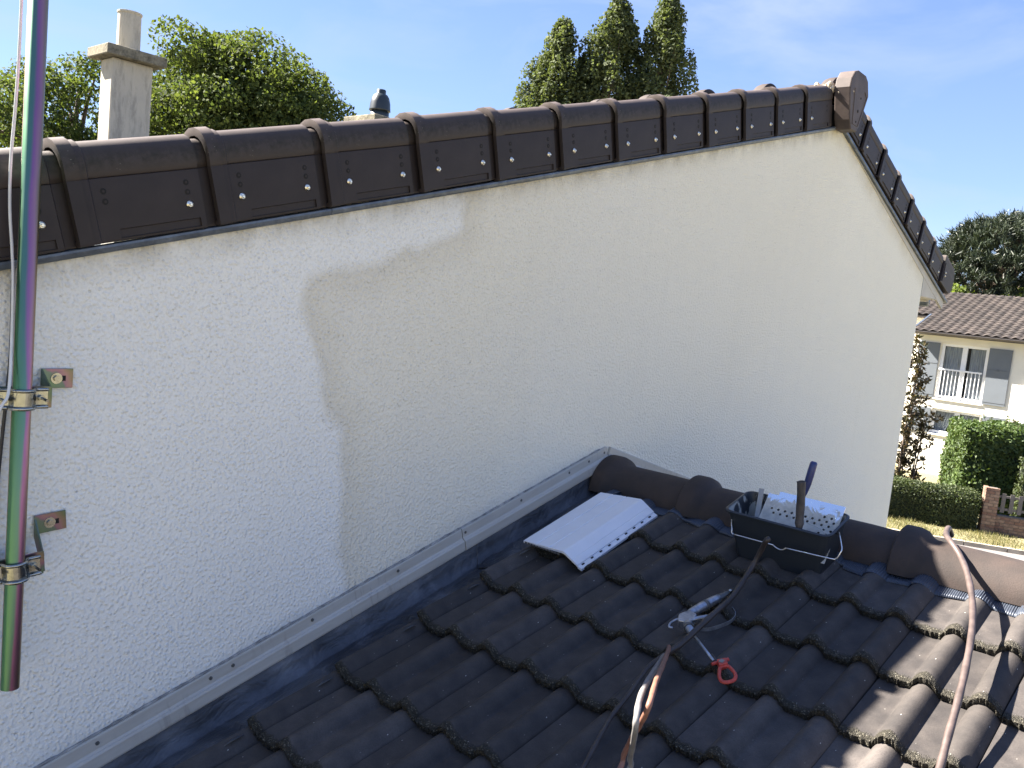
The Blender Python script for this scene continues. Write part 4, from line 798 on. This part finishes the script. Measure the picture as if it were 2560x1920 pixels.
def trunk_mb(base, top, r0, limbs):
    m = MB(); b = Vector(base); t = Vector(top); mid = (b+t)/2+Vector((random.uniform(-.3, .3), random.uniform(-.3, .3), 0)); m.tube(smooth_path([b, mid, t], 5), [r0*(1-0.075*i) for i in range(11)], 10)
    for l in limbs:
        s = b.lerp(t, random.uniform(0.35, 0.9)); e = Vector(l); mm = (s+e)/2+Vector((0, 0, 0.3)); P = smooth_path([s, mm, e], 4); m.tube(P, [max(0.02, r0*0.42*(1-0.1*i)) for i in range(len(P))], 7)
    return m
def pol(azd, dist, z): a = radians(azd); return Vector((sin(a)*dist, cos(a)*dist-2.136, z))
def tree(name, label, cat, base, clumps, per, size, aspect, lm, r0, group=None, inner=True, **k):
    o = thing(name, label, cat, base, group); inv = Matrix.Translation(-Vector(base))
    cs = [Vector(c) for c, r in clumps]; top = max(cs, key=lambda v: v.z); zc = (min(v.z for v in cs)+top.z)/2
    m = trunk_mb(base, (sum(v.x for v in cs)/len(cs), sum(v.y for v in cs)/len(cs), top.z-0.4), r0, [cs[i] for i in range(0, len(cs), max(1, len(cs)//22))]); m.obj('trunk', MT['bark'], o, smooth=True, mw=inv)
    V = clump_leaves(clumps, per, size, aspect, **k)-np.array(base); me = tri_mesh('crown', V, 4, lm); link('crown', me, o); return o
LA = m_leaf('ash_leaf', (0.038, 0.060, 0.016), (0.102, 0.128, 0.034), 0.38, 0.85)
LP = m_leaf('poplar_leaf', (0.045, 0.062, 0.026), (0.10, 0.122, 0.050), 0.35, 0.8)
LN = m_leaf('pine_needle', (0.012, 0.022, 0.013), (0.040, 0.050, 0.026), 0.1, 0.5)
LL = m_leaf('laurel_leaf', (0.026, 0.052, 0.012), (0.078, 0.115, 0.028), 0.22, 0.62)
LH = m_leaf('hedge_leaf', (0.020, 0.034, 0.010), (0.060, 0.075, 0.022), 0.2, 0.6)
LM = m_leaf('magnolia_leaf', (0.030, 0.038, 0.018), (0.085, 0.055, 0.025), 0.2, 0.35)
LB = m_leaf('bright_leaf', (0.08, 0.12, 0.025), (0.16, 0.20, 0.05), 0.45)
def dome(c, R_, n, rmin, rmax, zlo=-0.6, jit=0.12, seed=0):
    rg = random.Random(seed); out = []
    for i in range(n):
        z = rg.uniform(zlo, 1); a = rg.uniform(0, 2*pi); q = math.sqrt(max(0, 1-z*z)); f = rg.uniform(0.80, 1.0) if i % 4 else rg.uniform(0.3, 0.7)
        r = rg.uniform(rmin, rmax); fx = f-r/min(R_)*0.55
        out.append(((c[0]+R_[0]*q*cos(a)*fx, c[1]+R_[1]*q*sin(a)*fx, c[2]+R_[2]*z*fx), (r, r, r*0.78)))
    return out
D0 = 27
base = pol(28.3, D0, GZ); cc = pol(28.3, D0, 1.55); cc2 = pol(27.0, D0, 3.0)
cl = dome(tuple(pol(30.4, D0, 3.0)), (3.2, 3.2, 3.9), 70, 0.6, 1.1, -0.6, seed=3)+dome(tuple(pol(27.3, D0, 4.3)), (1.8, 1.8, 2.75), 24, 0.5, 0.85, seed=4)+dome(tuple(pol(30.4, D0, 4.6)), (1.6, 1.8, 2.75), 20, 0.5, 0.8, seed=8)+dome(tuple(pol(33.0, D0, 3.9)), (1.8, 1.9, 2.7), 22, 0.5, 0.85, seed=5)+dome(tuple(pol(35.4, D0-1, 2.6)), (1.3, 1.5, 2.5), 18, 0.4, 0.7, seed=6)
sg = random.Random(77)
for _ in range(60):
    c_, r_ = sg.choice(cl); d_ = Vector((sg.uniform(-1, 1), sg.uniform(-1, 1), sg.uniform(-.2, 1))).normalized(); q0 = Vector(c_)+d_*r_[0]*sg.uniform(0.95, 1.25); rr0 = sg.uniform(0.16, 0.34); cl.append((tuple(q0), (rr0, rr0, rr0*0.8)))
tree('broadleaf_tree', 'large rounded broadleaf tree between the tall chimney and the black cowl', 'tree', base, cl, 1150, 0.125, 0.6, LA, 0.35)
for azd, dist, zc_, R_, sd, lab in ((15.0, 30, 1.6, (3.3, 3.4, 3.9), 21, 'broadleaf tree at the left edge, behind the mast'), (21.0, 33, 2.3, (3.0, 2.9, 4.5), 22, 'smaller broadleaf tree between the mast and the tall chimney')):
    c = pol(azd, dist, zc_); tree('broadleaf_tree', lab, 'tree', pol(azd, dist, GZ), dome(tuple(c), R_, 56, 0.5, 1.0, seed=sd), 950, 0.135, 0.6, LA, 0.25)
def poplar(azd, dist, ztop, zbot, halfw, sd, lean=0.0):
    rg = random.Random(sd); out = []; H = ztop-zbot
    for i in range(150):
        t = rg.random()**0.7; z = zbot+H*t; w = halfw*1.30*max(0.02, 1.0-t**4.2)**0.85*(1+0.14*sin(z*2.1+sd)); a = rg.uniform(0, 2*pi); f = rg.uniform(0.35, 0.9)
        r = max(0.30, halfw*0.36*(1-0.45*t)); c = pol(azd+lean*t, dist, z); out.append(((c.x+w*f*cos(a), c.y+w*f*sin(a), z), (r, r, r*2.2)))
    out.append((tuple(pol(azd+lean, dist, ztop-0.5)), (0.3, 0.3, 1.0))); return out
GP = 'tall poplars behind the house'
for azd, zt_, hw, sd, lab, lean in ((48.9, 16.5, 2.2, 31, 'leftmost poplar of the group above the verge', 1.0), (50.9, 14.6, 1.0, 32, 'narrow shorter poplar squeezed between the two larger left ones', 0.4), (52.4, 18.1, 2.35, 33, 'brightest and widest poplar in the middle of the group', 1.0), (56.2, 18.6, 2.1, 34, 'dark pointed poplar standing apart at the right of the group', 0.3), (57.2, 13.2, 1.5, 35, 'short side stem of poplar at the far right of the group', 0.0), (48.2, 11.5, 1.5, 36, 'low poplar growth at the left foot of the group', 0.0)):
    tree('poplar_tree', lab, 'poplar', pol(azd, 55, GZ), poplar(azd, 55, zt_, 2.0, hw, sd, lean), 430, 0.21, 0.7, LP, 0.3, GP)
def pine_crown(c, R_, n, sd, up=1.0):
    rg = np.random.default_rng(sd); P = []; D = []
    tips = []
    for i in range(n):
        z = rg.uniform(-0.35, 1); a = rg.uniform(0, 2*pi); q_ = math.sqrt(max(0, 1-z*z)); f = rg.uniform(0.55, 1.0)**0.5
        tips.append((c[0]+R_[0]*q_*cos(a)*f, c[1]+R_[1]*q_*sin(a)*f, c[2]+R_[2]*z*f))
    A = []
    for t in tips:
        k = 60; d = rg.normal(size=(k, 3))*0.8+np.array([(t[0]-c[0])/R_[0]*0.4, (t[1]-c[1])/R_[1]*0.4, 0.9]); d /= np.linalg.norm(d, axis=1)[:, None]
        ll = rg.uniform(0.16, 0.34, k)[:, None]; s = np.array(t)+rg.normal(size=(k, 3))*0.10; e = s+d*ll; w = np.cross(d, rg.normal(size=(k, 3))); w /= np.linalg.norm(w, axis=1)[:, None]; w *= 0.021
        A.append(np.stack([s-w, s+w, e+w*0.5, e-w*0.5], 1))
    return np.concatenate(A), tips
def pine(lab, azd, dist, zc_, R_, n, sd, r0=0.25):
    base = pol(azd, dist, GZ); o = thing('pine_tree', lab, 'pine tree', base); c = pol(azd, dist, zc_); V, tips = pine_crown(c, R_, n, sd)
    link('crown', tri_mesh('crown', V-np.array(base), 4, LN), o); m = trunk_mb(base, (c.x, c.y, zc_+R_[2]*0.6), r0, [tips[i] for i in range(0, len(tips), max(1, len(tips)//60))]); m.obj('trunk', MT['bark'], o, smooth=True, mw=Matrix.Translation(-base))
pine('big dark pine standing behind the roof of the far house', 78.0, 46, 2.75, (3.6, 3.6, 3.25), 900, 5)
pine('low dull pine top in front of the right poplars', 55.6, 42, 6.6, (1.6, 1.6, 1.9), 260, 6, 0.15)
c = pol(76.2, 41.5, 2.2)
for azd, z_, rr_, sd, lab in ((74.9, 1.6, 1.3, 41, 'light green leafy tree at the eave end, below the big pine'), (78.6, 1.35, 1.5, 42, 'light green leafy tree behind the ridge of the far house')):
    c = pol(azd, 43.5, z_); tree('leafy_tree', lab, 'tree', pol(azd, 43.5, GZ), dome(tuple(c), (rr_, rr_, 1.25), 26, 0.3, 0.55, seed=sd), 700, 0.15, 0.6, LB, 0.12, 'light green trees behind the far house')

# ================================================================== FAR HOUSE
XF = 34.5; hs = thing('far_house', 'two-storey cream house with brown tiled roof and grey shutters across the street', 'house', (XF, 3, GZ)); HF = Matrix.Translation((-XF, -3, -GZ))
YL, YR = 7.85, -6.0
def fpart(name, m, mat, bevel=0, **k): return m.obj(name, mat, hs, bevel=bevel, mw=HF, **k)
wins = [(5.41, 7.02, -2.22, -0.16), (5.30, 7.02, -3.55, -2.60), (0.6, 2.2, -2.22, -0.16), (0.6, 2.2, -3.55, -2.60), (-3.6, -2.0, -2.22, -0.16)]
m = MB(); ys = sorted({YR, YL} | {w[0] for w in wins} | {w[1] for w in wins}); zsx = sorted({GZ, 0.15} | {w[2] for w in wins} | {w[3] for w in wins})
for i in range(len(ys)-1):
    for j in range(len(zsx)-1):
        yc, zc_ = (ys[i]+ys[i+1])/2, (zsx[j]+zsx[j+1])/2
        if any(w[0] < yc < w[1] and w[2] < zc_ < w[3] for w in wins): continue
        m.box((XF, ys[i], zsx[j]), (XF+0.28, ys[i+1], zsx[j+1]))
m.box((XF+0.28, YL-0.25, GZ), (XF+10, YL, 0.2)); m.box((XF+0.28, YR, GZ), (XF+10, YR+0.25, 0.2)); fpart('wall', m, MT['facade'])
# gable triangle, set-back wing
m = MB(); P = [(XF, 0.15), (XF+10, 0.15), (XF+5, 1.72)]; m.prism(P, lambda p: Vector((p[0], YL-0.25, p[1])), lambda p: Vector((p[0], YL-0.002, p[1]))); m.box((XF+1.75, YL+0.01, GZ), (XF+9.5, YL+3.3, 0.74)); fpart('wing_wall', m, MT['facade'])
for wi, (y0, y1, z0, z1) in enumerate(wins):
    m = MB(); fx = XF+0.10; t = 0.07; m.box((fx, y0, z0), (fx+0.08, y0+t*1.6, z1)).box((fx, y1-t*1.6, z0), (fx+0.08, y1, z1)).box((fx, y0+t*1.6, z1-0.10), (fx+0.08, y1-t*1.6, z1)).box((fx, y0+t*1.6, z0), (fx+0.08, y1-t*1.6, z0+0.12))
    yc = (y0+y1)/2; m.box((fx-0.01, yc-0.085, z0+0.12), (fx+0.08, yc+0.085, z1-0.10)); w_ = fpart('window', m, MT['white'], 0.006)
    WI = Matrix()
    for (a, b) in ((y0+t*1.6, yc-0.085), (yc+0.085, y1-t*1.6)):
        m = MB(); m.add([(fx+0.04, a, z0+0.12), (fx+0.04, b, z0+0.12), (fx+0.04, b, z1-0.10), (fx+0.04, a, z1-0.10)], [(0, 1, 2, 3)]); m.obj('pane', MT['glass'], w_)
        nV = 26; m = MB(); g = 0.15 if wi != 1 else 0.45; Q = []; lo = a+(b-a)*(0 if (a+b)/2 < yc else 0); 
        for tz in (0, 1):
            for k in range(nV+1):
                f = k/nV; gather = (1-g) if tz == 0 and wi == 1 else 1.0; yy = (b-(b-a)*f*gather) if (a+b)/2 > yc else (a+(b-a)*f*(gather if wi == 1 else 0.86)); Q.append((fx+0.16+0.02*sin(f*40), yy, (z0+0.10) if tz == 0 else z1-0.08))
        m.add(Q, [(k, k+1, nV+2+k, nV+1+k) for k in range(nV)]); m.obj('curtain', MT['curtain'], w_)
    m = MB(); m.box((XF+0.9, y0-0.3, z0-0.3), (XF+0.92, y1+0.3, z1+0.3)); fpart('room_back', m, MT['dark'])
    m = MB(); m.box((XF-0.06, y0-0.03, z0-0.05), (XF+0.10, y1+0.03, z0)); fpart('sill', m, MT['white'], 0.005)
    # shutters folded flat against the wall
    for (a, b) in ((y0-0.76, y0-0.02), (y1+0.03, y1+0.76)):
        m = MB(); m.box((XF-0.055, a, z0+0.01), (XF-0.02, b, z1-0.01)); s_ = fpart('shutter', m, MT['shut'], 0.004)
        m = MB(); zz = z0+(z1-z0)*0.62; m.box((XF-0.064, a+0.03, zz), (XF-0.056, b-0.03, zz+0.022)); m.box((XF-0.064, a+0.03, z0+0.10), (XF-0.056, b-0.03, z0+0.12)); m.box((XF-0.075, (a+b)/2-0.05, zz-0.03), (XF-0.056, (a+b)/2+0.05, zz+0.045)); m.obj('hinge_strap', MT['iron'], s_)
    if wi in (0, 2, 4):
        zt_ = z0+1.07; m = MB(); m.box((XF-0.03, y0+0.12, zt_), (XF+0.02, y1-0.02, zt_+0.06)); m.box((XF-0.02, y0+0.12, z0+0.06), (XF+0.01, y1-0.02, z0+0.085)); gd_ = fpart('guard_rail', m, MT['white'])
        for k in range(11):
            yy = y0+0.19+k*(y1-y0-0.25)/10.5; m = MB(); m.box((XF-0.015, yy-0.011, z0+0.07), (XF+0.007, yy+0.011, zt_)); m.obj('baluster', MT['white'], gd_)
# roof planes: eave X=34.0 z=.2, ridge X=39.5 z=1.9
pf = math.atan2(1.72, 5.5); FT = MB()
ftw, ftg = 0.30, 0.36
def ftile_mesh():
    nx = 8; V = []
    for i in range(nx+1):
        x = ftw*i/nx-0.002; z = 0.060*(0.5-0.5*cos(2*pi*i/nx))**0.8
        V += [(x, 0, z-0.022), (x, 0, z), (x, ftg+0.04, z-0.024)]
    F = [(3*i, 3*i+3, 3*i+4, 3*i+1) for i in range(nx)]+[(3*i+1, 3*i+4, 3*i+5, 3*i+2) for i in range(nx)]
    return new_mesh('roof_tile', V, F, MT['ftile'])
FTM = ftile_mesh(); FTR = FTM.copy(); FTR.materials.clear(); FTR.materials.append(MT['ftile2'])
EV = frame(Vector((33.98, 8.0, 0.235)), Vector((0, -1, 0)), Vector((cos(pf), 0, sin(pf))), Vector((-sin(pf), 0, cos(pf))))
cnt = 0; rest = MB()
tv = [tuple(v.co) for v in FTM.vertices]; tf = [tuple(p.vertices) for p in FTM.polygons]
for j in range(-11, 46):
    for i in range(16):
        if j < 0 and i < 6: continue
        T = EV @ Matrix.Translation((j*ftw, i*ftg, 0))
        if -3 <= j < 17: link('roof_tile', FTR if (j in (13, 14) and i == 14) else FTM, hs, HF @ T); cnt += 1
        else: rest.add([T @ Vector(v) for v in tv], tf)
rest.obj('roof_tile', MT['ftile'], hs, mw=HF, kind='stuff')
m = MB(); m.box((0.0, 0.02, -0.12), (14.0, 5.9, -0.035), EV); m.box((-3.3, 2.18, -0.12), (-0.002, 5.9, -0.035), EV)
E2 = frame(Vector((45.2, 8.0, 0.235)), Vector((0, -1, 0)), Vector((-cos(pf), 0, sin(pf))), Vector((sin(pf), 0, cos(pf)))); m.box((-3.3, 0, -0.12), (14, 5.85, 0.0), E2); fpart('roof_deck', m, MT['gut'])
mrt = MB(); 
for k in range(28):
    y = 11.0-k*0.42; prm = [[Vector((39.58+0.12*sin(a), y-L_, 1.93+rr*cos(a)-0.06)) for a in [radians(-95+190*q_/9) for q_ in range(10)]] for L_, rr in ((0, 0.14), (0.07, 0.14), (0.075, 0.105), (0.44, 0.10))]
    m = MB(); m.loft(prm, close=False, caps=False); m.obj('ridge_tile', MT['ftile'], hs, mw=HF)
m = MB(); n = 10
for y0, y1, xg, zg in ((8.02, -6, 33.93, 0.19), (11.2, 8.03, 36.02, 0.80)):
    m.loft([[Vector((xg+0.075*cos(a), y, zg+0.075*sin(a))) for a in [pi+pi*k/n for k in range(n+1)]]+[Vector((xg+0.068*cos(a), y, zg+0.068*sin(a))) for a in [2*pi-pi*k/n for k in range(n+1)]] for y in (y0, y1)])
me = m.mesh('gutter', MT['gut']); link('gutter', me, hs, HF)
m = MB(); m.box((33.99, -6, 0.09), (34.02, 7.98, 0.22)); m.box((34.02, -6, 0.09), (34.5, 7.98, 0.11)); fpart('fascia', m, MT['gut'])
m = MB(); m.box((-0.02, -0.03, -0.09), (0.05, 2.2, 0.03), EV); fpart('verge_capping', m, MT['zinc'])
m = MB(); m.tube([(34.42, 3.98, 0.1), (34.42, 3.98, GZ)], 0.05, 10); fpart('downpipe', m, MT['white'])

# ================================================================== HEDGES, BUSHES, PILLAR, FENCE
def leaves_in(pts, nrm, size, aspect, rnd=0.6):
    return leaf_quads(pts, nrm+rng.normal(size=pts.shape)*rnd, size, aspect)
def hedge(name, label, n0, n1, t0, t1, h, lm, size, cnt_, z0=GZ):
    o = thing(name, label, 'hedge', S(n0, t1)); inv = np.array(S(n0, t1)); m = MB()
    P = [(n0+0.06, 0), (n0+0.06, h-0.14), (n0+0.2, h-0.07), (n1-0.2, h-0.07), (n1-0.06, h-0.14), (n1-0.06, 0)]
    m.loft([[S(a, t, z0+b) for a, b in P] for t in (t0+0.06, t1-0.06)]); m.obj('core', simple(name+'_core', (0.012, 0.016, 0.007), 1.0), o, mw=Matrix.Translation(-S(n0, t1)))
    A = []
    def face(k, f, nv):
        u_, v_ = rng.random(k), rng.random(k); p = np.array([f(a, b) for a, b in zip(u_, v_)]); p += rng.normal(size=p.shape)*size*0.45+np.array(nv)*(np.sin(p[:, :1]*2.3+p[:, 2:]*3.1)+np.sin(p[:, 1:2]*3.7))*size*0.45; A.append(leaves_in(p, np.tile(np.array(nv), (k, 1)), size, 0.6))
    L_ = t1-t0; D_ = n1-n0; tot = L_*h+L_*D_+2*D_*h; rd = lambda b: 0.10*max(0, b*h-(h-0.15))/0.15
    face(int(cnt_*L_*h/tot), lambda a, b: S(n0+rd(b), t0+L_*a, z0+h*b), -NR); face(int(cnt_*L_*D_/tot), lambda a, b: S(n0+0.04+(D_-0.08)*b, t0+L_*a, z0+h-0.10*(abs(2*b-1)**6)), (0, 0, 1))
    face(int(cnt_*D_*h/tot), lambda a, b: S(n0+D_*a, t0+rd(b), z0+h*b), -DR); face(int(cnt_*D_*h/tot), lambda a, b: S(n0+D_*a, t1-rd(b), z0+h*b), DR)
    link('foliage', tri_mesh('foliage', np.concatenate(A)-inv, 4, lm), o); return o
hedge('low_hedge', 'low clipped dark hedge with sunlit top along the verge', 24.65, 25.75, -7.55, 6.0, 1.02, LH, 0.055, 60000)
hedge('garden_hedge', 'yellowish clipped hedge at the left end of the far house', 31.0, 32.2, -0.5, 8.0, 1.75, LB, 0.08, 16000)
lo_ = S(26.2, -7.3)
def bush(name, label, n0, n1, t0, t1, h, lm, size, cnt_): return hedge(name, label, n0, n1, t0, t1, h, lm, size, cnt_)
bush('laurel_bush', 'tall clipped laurel bush with bright lit leaves, in front of the lower window', 27.6, 30.2, -11.2, -7.55, 2.55, LL, 0.11, 42000)
bush('dark_shrub', 'dark shrub mass behind the picket fence', 26.6, 27.5, -16.0, -9.0, 1.9, LH, 0.09, 16000)
# loose shoots on the laurel
m = MB(); o = bpy.data.objects['laurel_bush']; A = []
for k in range(26):
    s = S(random.uniform(27.6, 30), random.uniform(-11.2, -7.6), GZ+2.5); e = s+Vector((random.uniform(-.15, .15), random.uniform(-.15, .15), random.uniform(.15, .45))); m.tube([s, (s+e)/2, e], 0.008, 5)
    P = np.array([s.lerp(e, random.random()) for _ in range(14)]); A.append(leaves_in(P+rng.normal(size=P.shape)*0.03, rng.normal(size=P.shape), 0.11, 0.5))
inv = S(27.6, -7.55); m.obj('shoot', MT['bark'], o, mw=Matrix.Translation(-inv)); link('shoot_leaves', tri_mesh('shoot_leaves', np.concatenate(A)-np.array(inv), 4, LL), o)
# climbing magnolia at the wall corner
mg = thing('magnolia_shrub', 'loose brown-leaved shrub with upright shoots just beyond the wall corner', 'shrub', pol(74.2, 27.5, GZ)); gb = pol(74.2, 27.5, GZ); m = MB(); A = []
for k in range(8):
    a_ = pol(73.3+k*0.18, 27.3+random.uniform(-.3, .3), GZ); b_ = pol(73.4+k*0.26-0.3*(k > 4), 27.5+random.uniform(-.3, .3), (-0.1, -0.35, 0.1, -0.2, -0.9, -1.6, -2.2, -2.0)[k]-0.2); pth = smooth_path([a_, (a_+b_)/2+Vector((random.uniform(-.2, .2), random.uniform(-.2, .2), 0)), b_], 8); m.tube(pth, [0.03-0.0012*i for i in range(len(pth))], 6)
    for p in pth[4:]:
        for w_ in range(3):
            c = np.array(p)+rng.normal(size=3)*np.array([0.1, 0.13, 0.08]); kk = 7; d = rng.normal(size=(kk, 3))+np.array([0, 0, 0.6]); d /= np.linalg.norm(d, axis=1)[:, None]
            ll = rng.uniform(0.14, 0.22, kk)[:, None]; wv = np.cross(d, rng.normal(size=(kk, 3))); wv /= np.linalg.norm(wv, axis=1)[:, None]; wv *= 0.032
            A.append(np.stack([c+d*0, c+d*ll*0.5-wv, c+d*ll, c+d*ll*0.5+wv], 1))
m.obj('stem', MT['bark'], mg, mw=Matrix.Translation(-gb)); link('leaves', tri_mesh('leaves', np.concatenate(A)-np.array(gb), 4, LM), mg)
# brick pillar and low wall
def brick_run(o, n0, n1, t0, t1, z0, z1, L_=0.22, H_=0.072, joint=0.012, org=None):
    inv = Matrix.Translation(-org); bm_ = []
    m = MB(); m.loft([[S(a, t, z) for a, t in ((n0+0.008, t0+0.006), (n1-0.008, t0+0.006), (n1-0.008, t1-0.006), (n0+0.008, t1-0.006))] for z in (z0, z1-0.01)]); m.obj('mortar', MT['bmortar'], o, mw=inv)
    z = z0; row = 0; mm = MB(); mm.loft([[Vector((x, y, zz)) for x, y in ((0, 0), (0.10, 0), (0.10, L_), (0, L_))] for zz in (0, H_)]); bme = mm.mesh('brick', MT['brick'])
    RT = Matrix((NR, DR, Vector((0, 0, 1)))).transposed().to_4x4()
    while z+H_ <= z1+0.01:
        t = t0-(L_+joint)/2*(row % 2)
        while t < t1-0.03:
            a_ = max(t, t0); b_ = min(t+L_, t1)
            if b_-a_ > 0.04:
                T = Matrix.Translation(-org) @ Matrix.Translation(S(n0-random.uniform(0, .004), a_, z)) @ RT @ Matrix.Diagonal((1, (b_-a_)/L_, 1, 1)); link('brick', bme, o, T)
            t += L_+joint
        if n1-n0 > 0.25 and t1-t0 < 1:
            for tt_, sg in ((t0, 1),):
                T = Matrix.Translation(-org) @ Matrix.Translation(S(n0+0.11, t1-0.1+0.003, z)) @ RT @ Matrix.Diagonal((2.2, 0.1/L_, 1, 1)); link('brick', bme, o, T)
        z += H_+joint; row += 1
pl = thing('brick_pillar', 'square reddish brick gate pillar at the end of the low hedge', 'pillar', S(24.75, -7.8)); brick_run(pl, 24.72, 25.07, -8.0, -7.66, GZ, GZ+1.24, org=S(24.75, -7.8)); m = MB()
wl = thing('low_brick_wall', 'low brick wall under the picket fence, right of the pillar', 'wall', S(24.8, -8.1)); brick_run(wl, 24.80, 25.0, -14.5, -8.02, GZ, GZ+0.54, org=S(24.8, -8.1))
fc = thing('picket_fence', 'grey wooden picket fence standing on the low brick wall', 'fence', S(24.85, -8.1)); fi = Matrix.Translation(-S(24.85, -8.1))
m = MB()
for zz in (0.66, 1.0): m.loft([[S(a, t, GZ+b) for a, b in ((24.90, zz), (24.93, zz), (24.93, zz+0.06), (24.90, zz+0.06))] for t in (-14.4, -8.05)])
m.obj('rail', MT['wood'], fc, mw=fi); RT = Matrix((NR, DR, Vector((0, 0, 1)))).transposed().to_4x4()
m = MB(); m.loft([[Vector((x, y, z)) for x, y in ((0, 0), (0.02, 0), (0.02, 0.10), (0, 0.10))] for z in (0, 0.52)]); pk = m.mesh('picket', MT['wood'])
for k in range(30): link('picket', pk, fc, fi @ Matrix.Translation(S(24.875, -8.2-k*0.205, GZ+0.60)) @ RT)
